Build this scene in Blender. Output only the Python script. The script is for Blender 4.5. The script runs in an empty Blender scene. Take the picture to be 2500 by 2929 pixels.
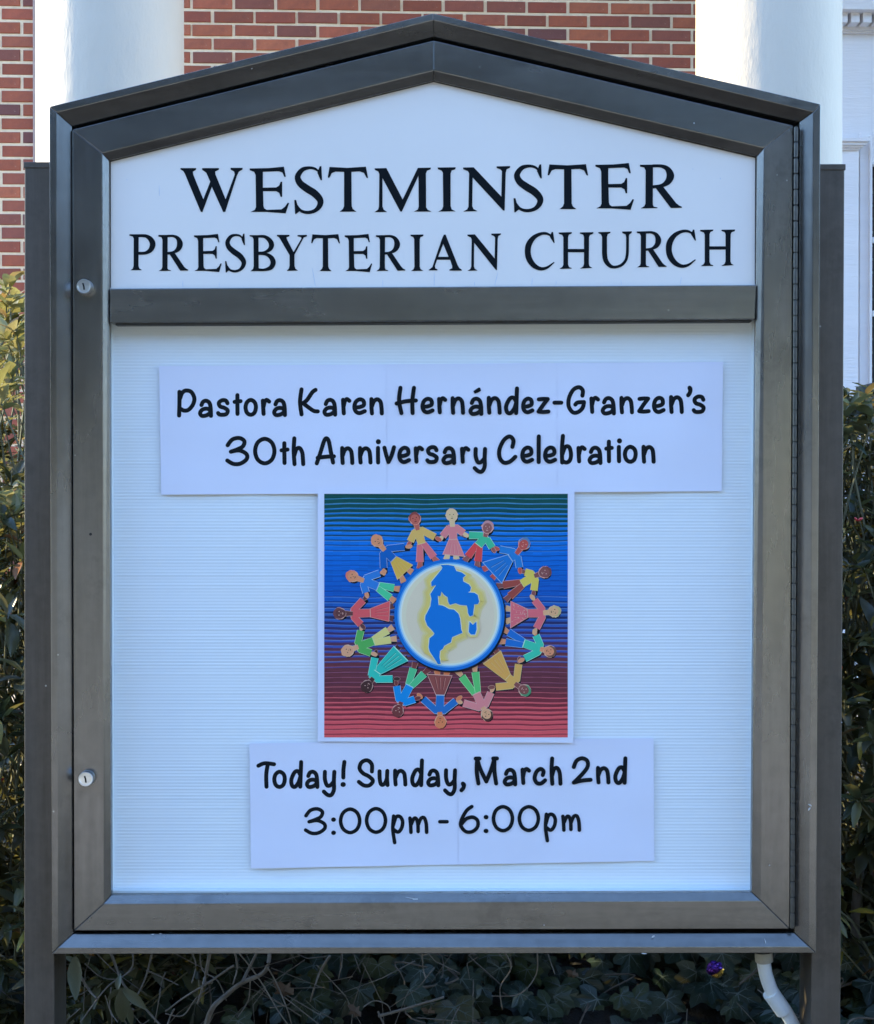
import bpy, bmesh, math, random
import numpy as np
from mathutils import Vector, Matrix, Euler
from mathutils.geometry import tessellate_polygon
R = math.radians
sc = bpy.context.scene
COL = sc.collection

# ------------------------------------------------------------------ camera, sky, sun, exposure
F = 4600.0                      # focal length in photograph pixels (photo is 2500 wide)
CAM = Vector((0.0, -2.0, 1.45)); PITCH = R(0.42)
cd = bpy.data.cameras.new('camera'); cam = bpy.data.objects.new('camera', cd); COL.objects.link(cam)
cd.sensor_fit = 'HORIZONTAL'; cd.sensor_width = 36.0; cd.lens = 36.0 * F / 2500.0
cd.clip_start = 0.05; cd.clip_end = 500
cam.location = CAM; cam.rotation_euler = (R(90) - PITCH, 0, 0)
sc.camera = cam
SUN = Vector((-0.85, 0.25, 0.46)).normalized()      # towards the sun: left, a little behind the sign
w = bpy.data.worlds.new('World'); sc.world = w; w.use_nodes = True
nt = w.node_tree; bg = nt.nodes['Background']
sky = nt.nodes.new('ShaderNodeTexSky'); sky.sky_type = 'NISHITA'; sky.sun_disc = False
sky.sun_elevation = math.asin(SUN.z); sky.sun_rotation = math.atan2(SUN.x, SUN.y)
sky.air_density = 1.0; sky.dust_density = 0.0; sky.ozone_density = 4.2
nt.links.new(sky.outputs[0], bg.inputs[0]); bg.inputs[1].default_value = 0.15
sl = bpy.data.lights.new('sun', 'SUN'); sl.energy = 2.0; sl.angle = R(0.5); sl.color = (1.0, 0.83, 0.48)
so = bpy.data.objects.new('sun', sl); COL.objects.link(so)
so.rotation_euler = SUN.to_track_quat('Z', 'Y').to_euler(); so.location = SUN * 20
sc.view_settings.view_transform = 'Standard'; sc.view_settings.look = 'None'
sc.view_settings.exposure = 2.72; sc.view_settings.gamma = 1.0
sc.view_settings.use_curve_mapping = False

# ------------------------------------------------------------------ helpers
SP, CP = math.sin(PITCH), math.cos(PITCH)
def raydir(px, py):
    a = (px - 1250) / F; b = -(py - 1464.5) / F
    return Vector((a, CP + b * SP, -SP + b * CP))
def P(px, py, Y):
    """the point at depth Y that the photograph shows at pixel (px, py)"""
    d = raydir(px, py); t = (Y - CAM.y) / d.y
    return CAM + d * t
def proj(v):
    r = Vector(v) - CAM
    fwd = r.y * CP - r.z * SP; up = r.y * SP + r.z * CP
    if fwd <= 0.01: return (-1e5, -1e5, fwd)
    return (1250 + F * r.x / fwd, 1464.5 - F * up / fwd, fwd)
def lin(c):
    return tuple(((x / 255) / 12.92 if x / 255 <= .04045 else ((x / 255 + .055) / 1.055) ** 2.4) for x in c)
PAP = lin((170, 192, 240))
def seen(c, k=.82):
    """real colour of something that the shade shows as c, next to paper of albedo .82"""
    l = lin(c); v = [l[i] / (.448, .614, .907)[i] for i in range(3)]; m = max(v)
    f = 1 if m < .9 else (.9 / m) ** .7
    return tuple(min(.92, x * f) for x in v)

def mesh(name, verts, faces, mats=(), midx=None, smooth=False):
    m = bpy.data.meshes.new(name); m.from_pydata([tuple(v) for v in verts], [], faces)
    for x in mats: m.materials.append(x)
    if midx is not None: m.polygons.foreach_set('material_index', midx)
    if smooth: m.polygons.foreach_set('use_smooth', [True] * len(m.polygons))
    m.update(); return m
def link(name, me, parent=None, loc=None):
    o = bpy.data.objects.new(name, me); COL.objects.link(o)
    if parent is not None: o.parent = parent
    if loc is not None: o.location = loc
    return o
def part(name, verts, faces, mat, parent=None, smooth=False, bev=0, midx=None):
    """verts in world space (parents are never rotated unless told so)"""
    if parent is not None and 'base' in BASE.get(parent.name, {}):
        b = BASE[parent.name]['base']; verts = [Vector(v) - b for v in verts]
    mats = mat if isinstance(mat, (list, tuple)) else (mat,)
    o = link(name, mesh(name, verts, faces, mats, midx, smooth), parent)
    if bev:
        bm = bmesh.new(); bm.from_mesh(o.data); bmesh.ops.recalc_face_normals(bm, faces=bm.faces); bm.to_mesh(o.data); bm.free()
        md = o.modifiers.new('edge', 'BEVEL'); md.width = bev; md.segments = 2; md.limit_method = 'ANGLE'; md.angle_limit = R(25)
        md.harden_normals = False
    return o
BASE = {}
def tag(o, label, cat, group=None, kind=None):
    if label: o['label'] = label
    if cat: o['category'] = cat
    if group: o['group'] = group
    if kind: o['kind'] = kind
    return o
def thing(name, loc, label=None, cat=None, group=None, rz=0):
    o = bpy.data.objects.new(name, None); COL.objects.link(o); o.location = loc; o.rotation_euler.z = rz
    o.empty_display_size = .05
    if rz == 0: BASE[o.name] = {'base': Vector(loc)}
    tag(o, label, cat, group); return o
def box(lo, hi):
    x0, y0, z0 = lo; x1, y1, z1 = hi
    v = [(x0,y0,z0),(x1,y0,z0),(x1,y1,z0),(x0,y1,z0),(x0,y0,z1),(x1,y0,z1),(x1,y1,z1),(x0,y1,z1)]
    return v, [(0,3,2,1),(4,5,6,7),(0,1,5,4),(1,2,6,5),(2,3,7,6),(3,0,4,7)]
def join(parts_):
    V, Fc = [], []
    for v, f in parts_:
        n = len(V); V += list(v); Fc += [tuple(i + n for i in q) for q in f]
    return V, Fc
def tube(pts, rad, n=8, caps=True):
    pts = [Vector(p) for p in pts]; rs = rad if isinstance(rad, (list, tuple)) else [rad] * len(pts)
    V, Fc = [], []
    up = Vector((0.13, 0.31, 0.9)).normalized()
    for i, p in enumerate(pts):
        d = (pts[min(i + 1, len(pts) - 1)] - pts[max(i - 1, 0)]).normalized()
        s = d.cross(up)
        if s.length < 1e-4: s = d.cross(Vector((1, 0, 0)))
        s.normalize(); t = s.cross(d)
        for k in range(n):
            a = 2 * math.pi * k / n; V.append(p + (s * math.cos(a) + t * math.sin(a)) * rs[i])
    for i in range(len(pts) - 1):
        for k in range(n):
            a, b = i * n + k, i * n + (k + 1) % n; Fc.append((a, b, b + n, a + n))
    if caps: Fc += [tuple(range(n))[::-1], tuple((len(pts) - 1) * n + k for k in range(n))]
    return V, Fc
def crom(pts, n=7, closed=False):
    """Catmull-Rom through points (tuples of any length)"""
    pts = [tuple(map(float, p)) for p in pts]
    if len(pts) < 3 and not closed: return pts
    out = []; N = len(pts); segs = N if closed else N - 1
    for i in range(segs):
        if closed: p0, p1, p2, p3 = pts[(i-1) % N], pts[i], pts[(i+1) % N], pts[(i+2) % N]
        else: p0, p1, p2, p3 = pts[max(i-1, 0)], pts[i], pts[i+1], pts[min(i+2, N-1)]
        for k in range(n):
            t = k / n
            out.append(tuple(.5 * (2*b + (c-a)*t + (2*a-5*b+4*c-d)*t*t + (-a+3*b-3*c+d)*t**3) for a, b, c, d in zip(p0, p1, p2, p3)))
    if not closed: out.append(pts[-1])
    return out

# ------------------------------------------------------------------ materials
class NT:
    def __init__(s, name):
        s.m = bpy.data.materials.new(name); s.m.use_nodes = True; s.t = s.m.node_tree
        s.b = s.t.nodes['Principled BSDF']; s.o = s.t.nodes['Material Output']
    def n(s, k, **kw):
        x = s.t.nodes.new(k)
        for a, v in kw.items(): setattr(x, a, v)
        return x
    def l(s, a, b): s.t.links.new(a, b)
    def noise(s, scale, detail=4, rough=.55, vec=None, coord='Object', stretch=None):
        tc = s.n('ShaderNodeTexCoord'); v = tc.outputs[coord] if vec is None else vec
        if stretch:
            mp = s.n('ShaderNodeMapping'); mp.inputs['Scale'].default_value = stretch; s.l(v, mp.inputs[0]); v = mp.outputs[0]
        x = s.n('ShaderNodeTexNoise'); x.inputs['Scale'].default_value = scale; x.inputs['Detail'].default_value = detail
        x.inputs['Roughness'].default_value = rough; s.l(v, x.inputs['Vector']); return x.outputs['Fac']
    def ramp(s, fac, stops, interp='LINEAR'):
        r = s.n('ShaderNodeValToRGB'); r.color_ramp.interpolation = interp; e = r.color_ramp.elements
        while len(e) < len(stops): e.new(.5)
        for i, (p, c) in enumerate(stops):
            e[i].position = p; e[i].color = (*c, 1) if not isinstance(c, (int, float)) else (c, c, c, 1)
        s.l(fac, r.inputs[0]); return r.outputs[0]
    def mix(s, fac, a, b, mode='MIX'):
        x = s.n('ShaderNodeMix', data_type='RGBA', blend_type=mode)
        for sock, v in ((x.inputs[0], fac), (x.inputs[6], a), (x.inputs[7], b)):
            if isinstance(v, bpy.types.NodeSocket): s.l(v, sock)
            elif isinstance(v, (int, float)): sock.default_value = v if sock == x.inputs[0] else (v, v, v, 1)
            else: sock.default_value = (*v, 1)
        return x.outputs[2]
    def bump(s, h, strength=.3, dist=.001):
        x = s.n('ShaderNodeBump'); x.inputs['Strength'].default_value = strength; x.inputs['Distance'].default_value = dist
        s.l(h, x.inputs['Height']); s.l(x.outputs[0], s.b.inputs['Normal'])
    def col(s, c):
        if isinstance(c, bpy.types.NodeSocket): s.l(c, s.b.inputs['Base Color'])
        else: s.b.inputs['Base Color'].default_value = (*c, 1)
    def rough(s, r):
        if isinstance(r, bpy.types.NodeSocket): s.l(r, s.b.inputs['Roughness'])
        else: s.b.inputs['Roughness'].default_value = r
    def rand(s):
        a = s.n('ShaderNodeObjectInfo').outputs['Random']; b = s.n('ShaderNodeNewGeometry').outputs['Random Per Island']
        m1 = s.n('ShaderNodeMath', operation='MULTIPLY_ADD'); s.l(a, m1.inputs[0]); m1.inputs[1].default_value = 7.31; s.l(b, m1.inputs[2])
        m2 = s.n('ShaderNodeMath', operation='FRACT'); s.l(m1.outputs[0], m2.inputs[0]); return m2.outputs[0]

def metal(name, c, metallic=.84, rough=.25, streak=(1, 1, 1), spec=True):
    t = NT(name); n1 = t.noise(9, 5, .6, stretch=streak); n2 = t.noise(60, 4, .6)
    v = t.ramp(n1, [(.3, tuple(x * .80 for x in c)), (.7, tuple(x * 1.15 for x in c))])
    v = t.mix(t.ramp(n2, [(.35, 0.0), (.75, .35)]), v, tuple(x * 1.5 + .01 for x in c))
    # chalky specks and little scratches
    tc = t.n('ShaderNodeTexCoord'); vo = t.n('ShaderNodeTexVoronoi'); vo.inputs['Scale'].default_value = 23
    t.l(tc.outputs['Object'], vo.inputs['Vector'])
    sp = t.ramp(vo.outputs['Distance'], [(.018, 1.0), (.034, 0.0)])
    v = t.mix(sp, v, (.45, .45, .43))
    br_ = t.noise(14, 6, .7, stretch=(9, 9, .5) if streak[2] < 1 else (.5, 9, 9)); v = t.mix(t.ramp(br_, [(.40, 0.0), (.72, .42)]), v, tuple(x * 1.45 + .012 for x in c))
    dr_ = t.noise(11, 5, .75); v = t.mix(t.ramp(dr_, [(.56, 0.0), (.66, .35)]), v, tuple(x * .62 for x in c)); t.col(v)
    t.b.inputs['Metallic'].default_value = metallic
    t.rough(t.ramp(n1, [(.25, rough - .07), (.75, rough + .1)]))
    t.bump(n2, .12, .0006); return t.m
BRONZE = metal('bronze_aluminium', (.168, .158, .146), streak=(1, 1, .25))
BRONZE_H = metal('bronze_aluminium_rail', (.170, .160, .148), streak=(.25, 1, 1))
POSTM = metal('post_aluminium', (.090, .077, .065), .6, .45, streak=(1.5, 1, .2))
DARKM = metal('dark_inner_metal', (.035, .033, .032), .4, .55)
CHROME = metal('lock_chrome', (.62, .63, .64), 1.0, .28)
HINGE = metal('hinge_steel', (.085, .083, .078), .8, .42)
def plain(name, c, rough=.6, var=.08, scale=12, bump=0, bscale=80, spec=.5):
    t = NT(name); n = t.noise(scale, 5)
    t.col(t.ramp(n, [(.3, tuple(x * (1 - var) for x in c)), (.7, tuple(min(.95, x * (1 + var)) for x in c))])); t.rough(rough)
    t.b.inputs['Specular IOR Level'].default_value = spec
    if bump: t.bump(t.noise(bscale, 4), bump, .001)
    return t.m
PANEL = plain('white_name_panel', (.77, .73, .69), .42, .035, 3)
BOARD = plain('corrugated_plastic', (.86, .87, .90), .38, .015, 4)
LINER = plain('white_liner', (.70, .72, .73), .4, .03)
PAPER = plain('white_paper', (.83, .80, .92), .75, .012, 7, .25, 18)
INK = plain('black_ink', (.006, .008, .011), .6, .1, spec=.15)
VINYL = plain('black_vinyl', (.002, .005, .008), .5, .1, spec=.12)
KEYH = plain('keyhole_black', (.004, .004, .004), .6)
GASKET = plain('gasket', (.05, .04, .032), .7, .2, 60)
STREAK = plain('dirt_streak', (.56, .60, .68), .6, .1)
PVC = plain('white_pvc', (.66, .69, .70), .38, .07, 22)
PVCD = plain('dirty_pvc_coupling', (.36, .35, .31), .5, .15, 40)
WHITE = None
def white_paint(name, c=(.80, .80, .78), streak=(1, 1, 1)):
    t = NT(name); n = t.noise(3, 6, .6, stretch=streak); n2 = t.noise(26, 5, .65, stretch=streak)
    v = t.ramp(n, [(.3, tuple(x * .93 for x in c)), (.65, c)])
    cr = t.ramp(n2, [(.66, 0.0), (.76, .32)]); v = t.mix(cr, v, tuple(x * .78 for x in (c[0], c[1] * .98, c[2] * .94)))
    t.col(v); t.rough(.62); t.bump(t.mix(.4, n2, t.noise(7, 6, .7, stretch=streak)), .6, .009); return t.m
COLP = white_paint('column_paint', (.68, .58, .47), (1, 1, .45))
SURP = white_paint('surround_paint', (.80, .76, .76), (.3, 1, 3.0))
t = NT('brick'); r = t.rand(); n = t.noise(28, 5, .6)
cc = t.ramp(r, [(0, (.26, .075, .045)), (.2, (.40, .112, .058)), (.4, (.31, .082, .054)), (.55, (.46, .14, .070)), (.70, (.32, .10, .068)), (.80, (.20, .080, .062)), (.86, (.52, .17, .085)), (.93, (.44, .12, .07)), (.97, (.17, .07, .065))])
cc = t.mix(t.ramp(n, [(.35, 0.0), (.8, .55)]), cc, (.17, .065, .055))
cc = t.mix(t.ramp(t.noise(90, 3), [(.66, 0.0), (.74, .45)]), cc, (.46, .33, .26))
t.col(cc); t.rough(.88); t.bump(n, .6, .004); BRICK = t.m
MORTAR = plain('mortar', (.86, .72, .52), .92, .12, 20, .5, 60)
DGLASS = plain('dark_window_glass', (.02, .03, .03), .08, .2)
BLACKM = plain('black_iron', (.012, .012, .014), .4)

def leafmat(name, stops, trans=.25, gloss=.38, tcol=(.44, .38, .12)):
    t = NT(name); t.b.inputs['Specular IOR Level'].default_value = .3; v = t.ramp(t.rand(), stops)
    v = t.mix(t.ramp(t.noise(40, 3), [(.4, 0.0), (.8, .4)]), v, tuple(x * .6 for x in stops[0][1]))
    t.col(v); t.rough(gloss); tr = t.n('ShaderNodeBsdfTranslucent')
    t.l(t.mix(.55, v, tcol), tr.inputs[0]); ms = t.n('ShaderNodeMixShader'); ms.inputs[0].default_value = trans
    t.l(t.b.outputs[0], ms.inputs[1]); t.l(tr.outputs[0], ms.inputs[2]); t.l(ms.outputs[0], t.o.inputs[0]); return t.m
LEAF = leafmat('shrub_leaf', trans=.22, gloss=.27, stops=[(0, (.022, .032, .018)), (.3, (.036, .048, .024)), (.55, (.058, .064, .040)), (.75, (.085, .086, .066)), (.88, (.11, .11, .04)), (.95, (.24, .21, .04)), (.975, (.12, .04, .03))])
IVY = leafmat('ivy_leaf', [(0, (.014, .027, .023)), (.4, (.022, .042, .033)), (.7, (.034, .055, .044)), (.95, (.046, .070, .034)), (1, (.07, .065, .038))], .12, .33)
VEIN = plain('ivy_vein', (.095, .125, .11), .5)
DEADL = leafmat('dry_leaf', [(0, (.065, .046, .036)), (.5, (.095, .068, .052)), (1, (.045, .034, .028))], .2, .7, (.3, .2, .1))
BARK = plain('twig_bark', (.115, .100, .084), .8, .3, 70, .4, 200)
GBARK = plain('green_stem', (.12, .12, .07), .7, .3, 60)
BUD = plain('red_flower_bud', (.55, .06, .07), .5, .25, 60)
t = NT('bed_soil'); t.col(t.ramp(t.noise(14, 6), [(.3, (.008, .007, .006)), (.7, (.028, .022, .017))])); t.rough(.95); t.bump(t.noise(40, 6), 1, .02); SOIL = t.m
t = NT('lawn_ground'); t.col(t.ramp(t.noise(6, 8, .7), [(.3, (.045, .060, .022)), (.7, (.13, .135, .055))])); t.rough(.95); t.bump(t.noise(60, 5), 1, .03); LAWN = t.m
t = NT('concrete'); t.col(t.ramp(t.noise(5, 8, .7), [(.3, (.34, .32, .29)), (.7, (.44, .42, .38))])); t.rough(.9); t.bump(t.noise(90, 5), .4, .004); CONC = t.m
# printed poster: colour from the print's own colour attribute
t = NT('poster_print'); at = t.n('ShaderNodeAttribute'); at.attribute_name = 'Col'; t.l(at.outputs['Color'], t.b.inputs['Base Color']); t.rough(.6); t.b.inputs['Specular IOR Level'].default_value = .15; PRINT = t.m
t = NT('clear_acrylic'); tb = t.n('ShaderNodeBsdfTransparent'); tb.inputs[0].default_value = (.965, .975, .97, 1)
t.l(tb.outputs[0], t.o.inputs[0]); t.t.nodes.remove(t.b); PANE = t.m
t = NT('purple_foil'); tc = t.n('ShaderNodeTexCoord'); sx = t.n('ShaderNodeSeparateXYZ'); t.l(tc.outputs['Object'], sx.inputs[0])
ma = t.n('ShaderNodeMath', operation='MULTIPLY_ADD'); t.l(sx.outputs[2], ma.inputs[0]); ma.inputs[1].default_value = -28; ma.inputs[2].default_value = .40
mb = t.n('ShaderNodeMath', operation='MULTIPLY_ADD'); t.l(sx.outputs[0], mb.inputs[0]); mb.inputs[1].default_value = 18; t.l(ma.outputs[0], mb.inputs[2])
t.col(t.ramp(mb.outputs[0], [(.48, (.05, .012, .13)), (.54, (.80, .50, .10))])); t.b.inputs['Metallic'].default_value = .9; t.rough(.25); t.bump(t.noise(60, 4), .8, .01); FOIL = t.m

# ------------------------------------------------------------------ ground
def gz(x, y):
    if y < -0.55: return 0.0
    if y < 0.25: s = (y + .55) / .8; return .42 * s * s * (3 - 2 * s)
    if y < 1.15: s = (y - .25) / .9; return .42 + .26 * math.sin(s * 1.5)
    return .68
xs = [-60, -25, -10] + [-6 + .3 * i for i in range(41)] + [10, 25, 60]
ys = [-60, -25, -8, -2.8, -1.2, -.8] + [-.6 + .1 * i for i in range(20)] + [2, 3, 5, 8, 14, 30, 80]
V = []; rg = random.Random(3)
for y in ys:
    for x in xs: V.append((x, y, gz(x, y) + (rg.uniform(-.012, .012) if -.5 < y < 6 and abs(x) < 6 else 0)))
nx = len(xs); Fc = [(j*nx+i, j*nx+i+1, (j+1)*nx+i+1, (j+1)*nx+i) for j in range(len(ys)-1) for i in range(nx-1)]
mi = [1 if (-2.9 < ys[q[0]//nx] < 3 and abs(xs[q[0] % nx]) < 5) else 0 for q in Fc]
g = part('ground', V, Fc, [LAWN, SOIL], midx=mi, smooth=True); g['kind'] = 'structure'
v, f = box((-14, -11.0, .004), (14, -3.5, .03)); g = part('sidewalk', v, f, CONC); g['kind'] = 'structure'

# unseen tree row added behind the camera, dense and dark for the metal's reflections
tv = []; rt_ = random.Random(44)
for k in range(26):
    x = -48 + k * 3.8 + rt_.uniform(-1, 1); y = -20 + rt_.uniform(-3, 2); h = rt_.uniform(9.5, 13)
    tv.append(tube([(x, y, -.1), (x, y, h*.4), (x + .3, y, h*.8)], [.28, .2, .08], 7))
    for q in range(520):
        d = Vector((rt_.gauss(0, 1), rt_.gauss(0, 1), rt_.gauss(0, 1))).normalized() * rt_.random() ** .4
        c = Vector((x + d.x*2.9, y + d.y*2.4, h*.5 + d.z*h*.5)); a, b = Vector((rt_.uniform(-1,1), rt_.uniform(-1,1), rt_.uniform(-1,1))).normalized()*.55, Vector((rt_.uniform(-1,1), rt_.uniform(-1,1), rt_.uniform(-1,1))).normalized()*.55
        tv.append(([c - a, c + b, c + a, c - b], [(0,1,2,3)]))
v, f = join(tv); o = part('unseen_trees', v, f, plain('unseen_foliage', (.028, .034, .018), .8, .3, 1)); o['kind'] = 'stuff'

# ------------------------------------------------------------------ church front: brick wall in its own turned frame
YAW = R(2.4); WLOC = Vector((0, 6.05, .5))
RI = Matrix.Rotation(-YAW, 3, 'Z')
def PW(px, py, off=0.0):
    o = RI @ (CAM - WLOC); d = RI @ raydir(px, py); t = (off - o.y) / d.y; return o + d * t
def W2(v): return WLOC + Matrix.Rotation(YAW, 3, 'Z') @ Vector(v)
BW, BH, JT = .2085, .0675, .0142
wall = thing('brick_wall', WLOC, 'red brick church wall with pale mortar joints behind the sign and between the white columns', 'wall', rz=YAW)
z0 = PW(1250, 37).z; x0 = PW(1387, 15).x
v, f = box((-5.0, .0, -.6), (PW(2400, 0).x + 2.4, .28, 5.6)); link('mortar', mesh('mortar', v, f, [MORTAR]), wall)
def brick_verts(w, h, rr, d=.0075):
    c = .003; x0_, x1_ = -w/2 + rr.uniform(-.0015, .0015), w/2 + rr.uniform(-.0015, .0015); h0, h1 = -h/2 + rr.uniform(-.001, .001), h/2 + rr.uniform(-.001, .001)
    dd = -d + rr.uniform(-.0025, .0015); j = lambda: rr.uniform(-.001, .001)
    V = [(x0_, .004, h0), (x1_, .004, h0), (x1_, .004, h1), (x0_, .004, h1),
         (x0_, dd + c, h0), (x1_, dd + c, h0), (x1_, dd + c, h1), (x0_, dd + c, h1),
         (x0_ + c + j(), dd, h0 + c), (x1_ - c + j(), dd, h0 + c), (x1_ - c, dd, h1 - c + j()), (x0_ + c, dd, h1 - c + j())]
    Fc = [(0,1,5,4),(1,2,6,5),(2,3,7,6),(3,0,4,7),(4,5,9,8),(5,6,10,9),(6,7,11,10),(7,4,8,11),(8,9,10,11)]
    return V, Fc
rb = random.Random(11)
bmeshes = [mesh('brick', *brick_verts(BW - JT, BH - JT, rb), [BRICK]) for _ in range(14)]
hb = [mesh('brick', *brick_verts(BW/2 - JT, BH - JT, rb), [BRICK]) for _ in range(4)]
WX0, WX1, WZ0, WZ1 = -5.0, PW(2400, 0).x + 2.4, -.5, 5.5
rest = []; cand = []
r0 = int(math.floor((WZ0 - z0) / BH)); r1 = int((WZ1 - z0) / BH)
for r_ in range(r0, r1):
    zc = z0 + (r_ + .5) * BH
    off = 0 if r_ % 2 == 0 else BW / 2
    k0 = int(math.floor((WX0 - x0 - off) / BW)) + 1; k1 = int((WX1 - x0 - off) / BW)
    for k in range(k0, k1):
        xc = x0 + off + (k + .5) * BW
        px, py, _ = proj(W2((xc, 0, zc)))
        top = -30 < py < 275 and 460 < px < 2060 and py < 60 + abs(px - 1240) * .25 + 30
        left = -70 < px < 170 and -20 < py < 1010
        (cand if (top or left) else rest).append((xc, zc))
for xc, zc in cand[:300]:
    o = link('brick', rb.choice(bmeshes), wall, (xc + rb.uniform(-.0015, .0015), rb.uniform(-.001, .002), zc + rb.uniform(-.001, .001))); o.rotation_euler.y = rb.gauss(0, .004)
jj = [(lambda vf: ([(a + xc, b, c + zc) for a, b, c in vf[0]], vf[1]))(brick_verts(BW - JT, BH - JT, rb)) for xc, zc in rest + cand[300:]]
v, f = join(jj); o = link('brickwork', mesh('brickwork', v, f, [BRICK]), wall); o['kind'] = 'stuff'

a = PW(99, 900, 0); b = PW(150, -60, 0); v, f = box((a.x, -.03, -.5), (b.x, .003, 5.4)); link('trim_board', mesh('trim_board', v, f, [plain('trim_paint', (.42, .33, .30), .7)]), wall)
# white door surround on the same wall, at the right
sur = thing('door_surround', WLOC, 'white painted wooden doorway surround with dentils, at the right edge behind the sign', 'doorway', rz=YAW)
D0 = -.16
def slab(name, pxa, pya, pxb, pyb, off, depth, parent, mat=SURP, bev=.003):
    a = PW(pxa, pyb, off); b = PW(pxb, pya, off)
    v, f = box((a.x, off, a.z), (b.x, off + depth, b.z)); o = part(name, v, f, mat, parent, bev=bev); return o
slab('frieze', 2330, 60, 3400, 450, D0, .15, sur)
slab('cornice', 2320, -60, 3400, 25, D0 - .16, .31, sur)
slab('cornice_moulding', 2330, 24, 3400, 30, D0 - .10, .24, sur)
for i in range(24):
    x = 2366 + 34.4 * i
    slab('dentil', x, 27, x + 25, 64, D0 - .11, .11, sur)
slab('dentil_backing', 2330, 28, 3400, 66, D0 - .004, .02, sur)
slab('bed_moulding', 2330, 66, 3400, 76, D0 - .035, .05, sur)
slab('bed_moulding', 2330, 76, 3400, 85, D0 - .035, .05, sur)
slab('bed_moulding', 2330, 85, 3400, 93, D0 - .02, .03, sur)
for (ya, yb, o_, xr) in ((393, 403, .070, 2489), (403, 413, .055, 2480), (413, 420, .040, 2470), (420, 427, .025, 2460)):
    slab('capital', 2330, ya, xr, yb, D0 - o_ - .04, o_ + .06, sur)
slab('pilaster', 2335, 427, 2457, 1900, D0 - .05, .06, sur)
slab('door_jamb', 2457, 380, 2492, 1900, D0 - .01, .06, sur)
slab('jamb_bead', 2486, 385, 2496, 1900, D0 - .03, .06, sur)
slab('window_frame', 2496, 380, 2860, 470, D0 - .005, .06, sur)
slab('glazing', 2496, 470, 2860, 1900, D0 + .06, .02, sur, DGLASS)
slab('door_jamb', 2860, 380, 2960, 1900, D0 - .01, .06, sur)
for i in range(1, 4): slab('glazing_bar', 2496, 470 + 210 * i, 2860, 484 + 210 * i, D0 + .04, .025, sur)
slab('glazing_bar', 2670, 470, 2684, 1900, D0 + .035, .02, sur)

def column(cx, r, label):
    t = thing('column', (cx, 3.7, .74), label, 'column', 'white portico columns')
    n = 64; V = []; zz = [.18, .6, 1.2, 2.0, 3.0, 4.0, 4.52]
    for z in zz:
        rr = r * (1.02 - .012 * z / 4.0)
        for k in range(n): a = 2*math.pi*k/n; V.append((cx + rr*math.cos(a), 3.7 + rr*math.sin(a), .74 + z))
    Fc = [(j*n+k, j*n+(k+1) % n, (j+1)*n+(k+1) % n, (j+1)*n+k) for j in range(len(zz)-1) for k in range(n)]
    part('shaft', V, Fc, COLP, t, smooth=True)
    prof = [(1.30, 0), (1.30, .06), (1.26, .09), (1.12, .10), (1.14, .14), (1.04, .17), (1.02, .19)]
    V = [(cx + r*q*math.cos(2*math.pi*k/n), 3.7 + r*q*math.sin(2*math.pi*k/n), .74 + z) for q, z in prof for k in range(n)]
    Fc = [(j*n+k, j*n+(k+1) % n, (j+1)*n+(k+1) % n, (j+1)*n+k) for j in range(len(prof)-1) for k in range(n)]
    part('column_base', V, Fc, COLP, t, smooth=True)
    v, f = box((cx - r*1.35, 3.7 - r*1.35, 5.25), (cx + r*1.35, 3.7 + r*1.35, 5.38)); part('abacus', v, f, COLP, t, bev=.01)
column(-1.155, .254, 'round white column at upper left behind the sign, its left edge in sun')
column(1.172, .251, 'round white column at upper right behind the sign, between brick wall and doorway')
# portico slab and roof (above the frame)
v, f = box((-2.0, 3.0, .42), (5.2, 6.3, .74)); o = part('portico_floor', v, f, CONC); o['kind'] = 'structure'
pr = thing('portico_roof', (1.5, 3.6, 5.4), 'white portico roof carried by the round columns', 'portico')
v, f = box((-1.75, 3.3, 5.38), (5.0, 4.1, 5.9)); part('entablature', v, f, SURP, pr)
v, f = box((-1.75, 4.103, 5.5), (5.0, 6.2, 5.7)); part('ceiling', v, f, SURP, pr)
v, f = box((-9.5, 2.7, .60), (-2.01, 5.7, .70)); o = part('bounce_slab', v, f, CONC); o['kind'] = 'structure'  # unseen slab added to bounce warm sunlight onto the brick wall and column
# black handrail at the steps
hr = thing('handrail', (1.4, 3.0, .5), 'black iron handrail end in front of the doorway, above the right shrub', 'handrail')
a = P(2455, 1126, 3.0); b = P(2900, 1010, 3.0)
v, f = tube([a, b], .022, 10); part('rail', v, f, BLACKM, hr)
for q in (P(2500, 1130, 3.0), P(2880, 1030, 3.0)):
    v, f = tube([q - Vector((0, 0, .0)), Vector((q.x, q.y, .42))], .014, 8); part('rail_post', v, f, BLACKM, hr)

# ------------------------------------------------------------------ the sign cabinet
sign = thing('church_sign', (0, .04, .42), 'bronze framed church notice sign with pointed top, locks and white name panel on two posts', 'sign')
def frame(names, rings, parent, mats, bev=.0007, gap=.00018):
    n = len(rings[0][0])
    for i in range(n):
        j = (i + 1) % n; V = []
        for pts, yr, y in rings:
            a = P(*pts[i], yr); b = P(*pts[j], yr); a.y = y; b.y = y
            d = (b - a).normalized() * gap; V += [a + d, b - d]
        m = len(rings); Fc = [(2*k, 2*k+1, 2*((k+1) % m)+1, 2*((k+1) % m)) for k in range(m)]
        Fc += [tuple(2*k for k in range(m))[::-1], tuple(2*k+1 for k in range(m))]
        part(names[i], V, Fc, mats[i], parent, bev=bev)
OUT = [(148,2729),(141,305),(1239,38),(2347,298),(2335,2726)]
LIP = [(165,2711),(161,321),(1240,57),(2327,321),(2315,2708)]
GAP = [(209,2671),(205,361),(1241,105),(2287,349),(2273,2669)]
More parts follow.
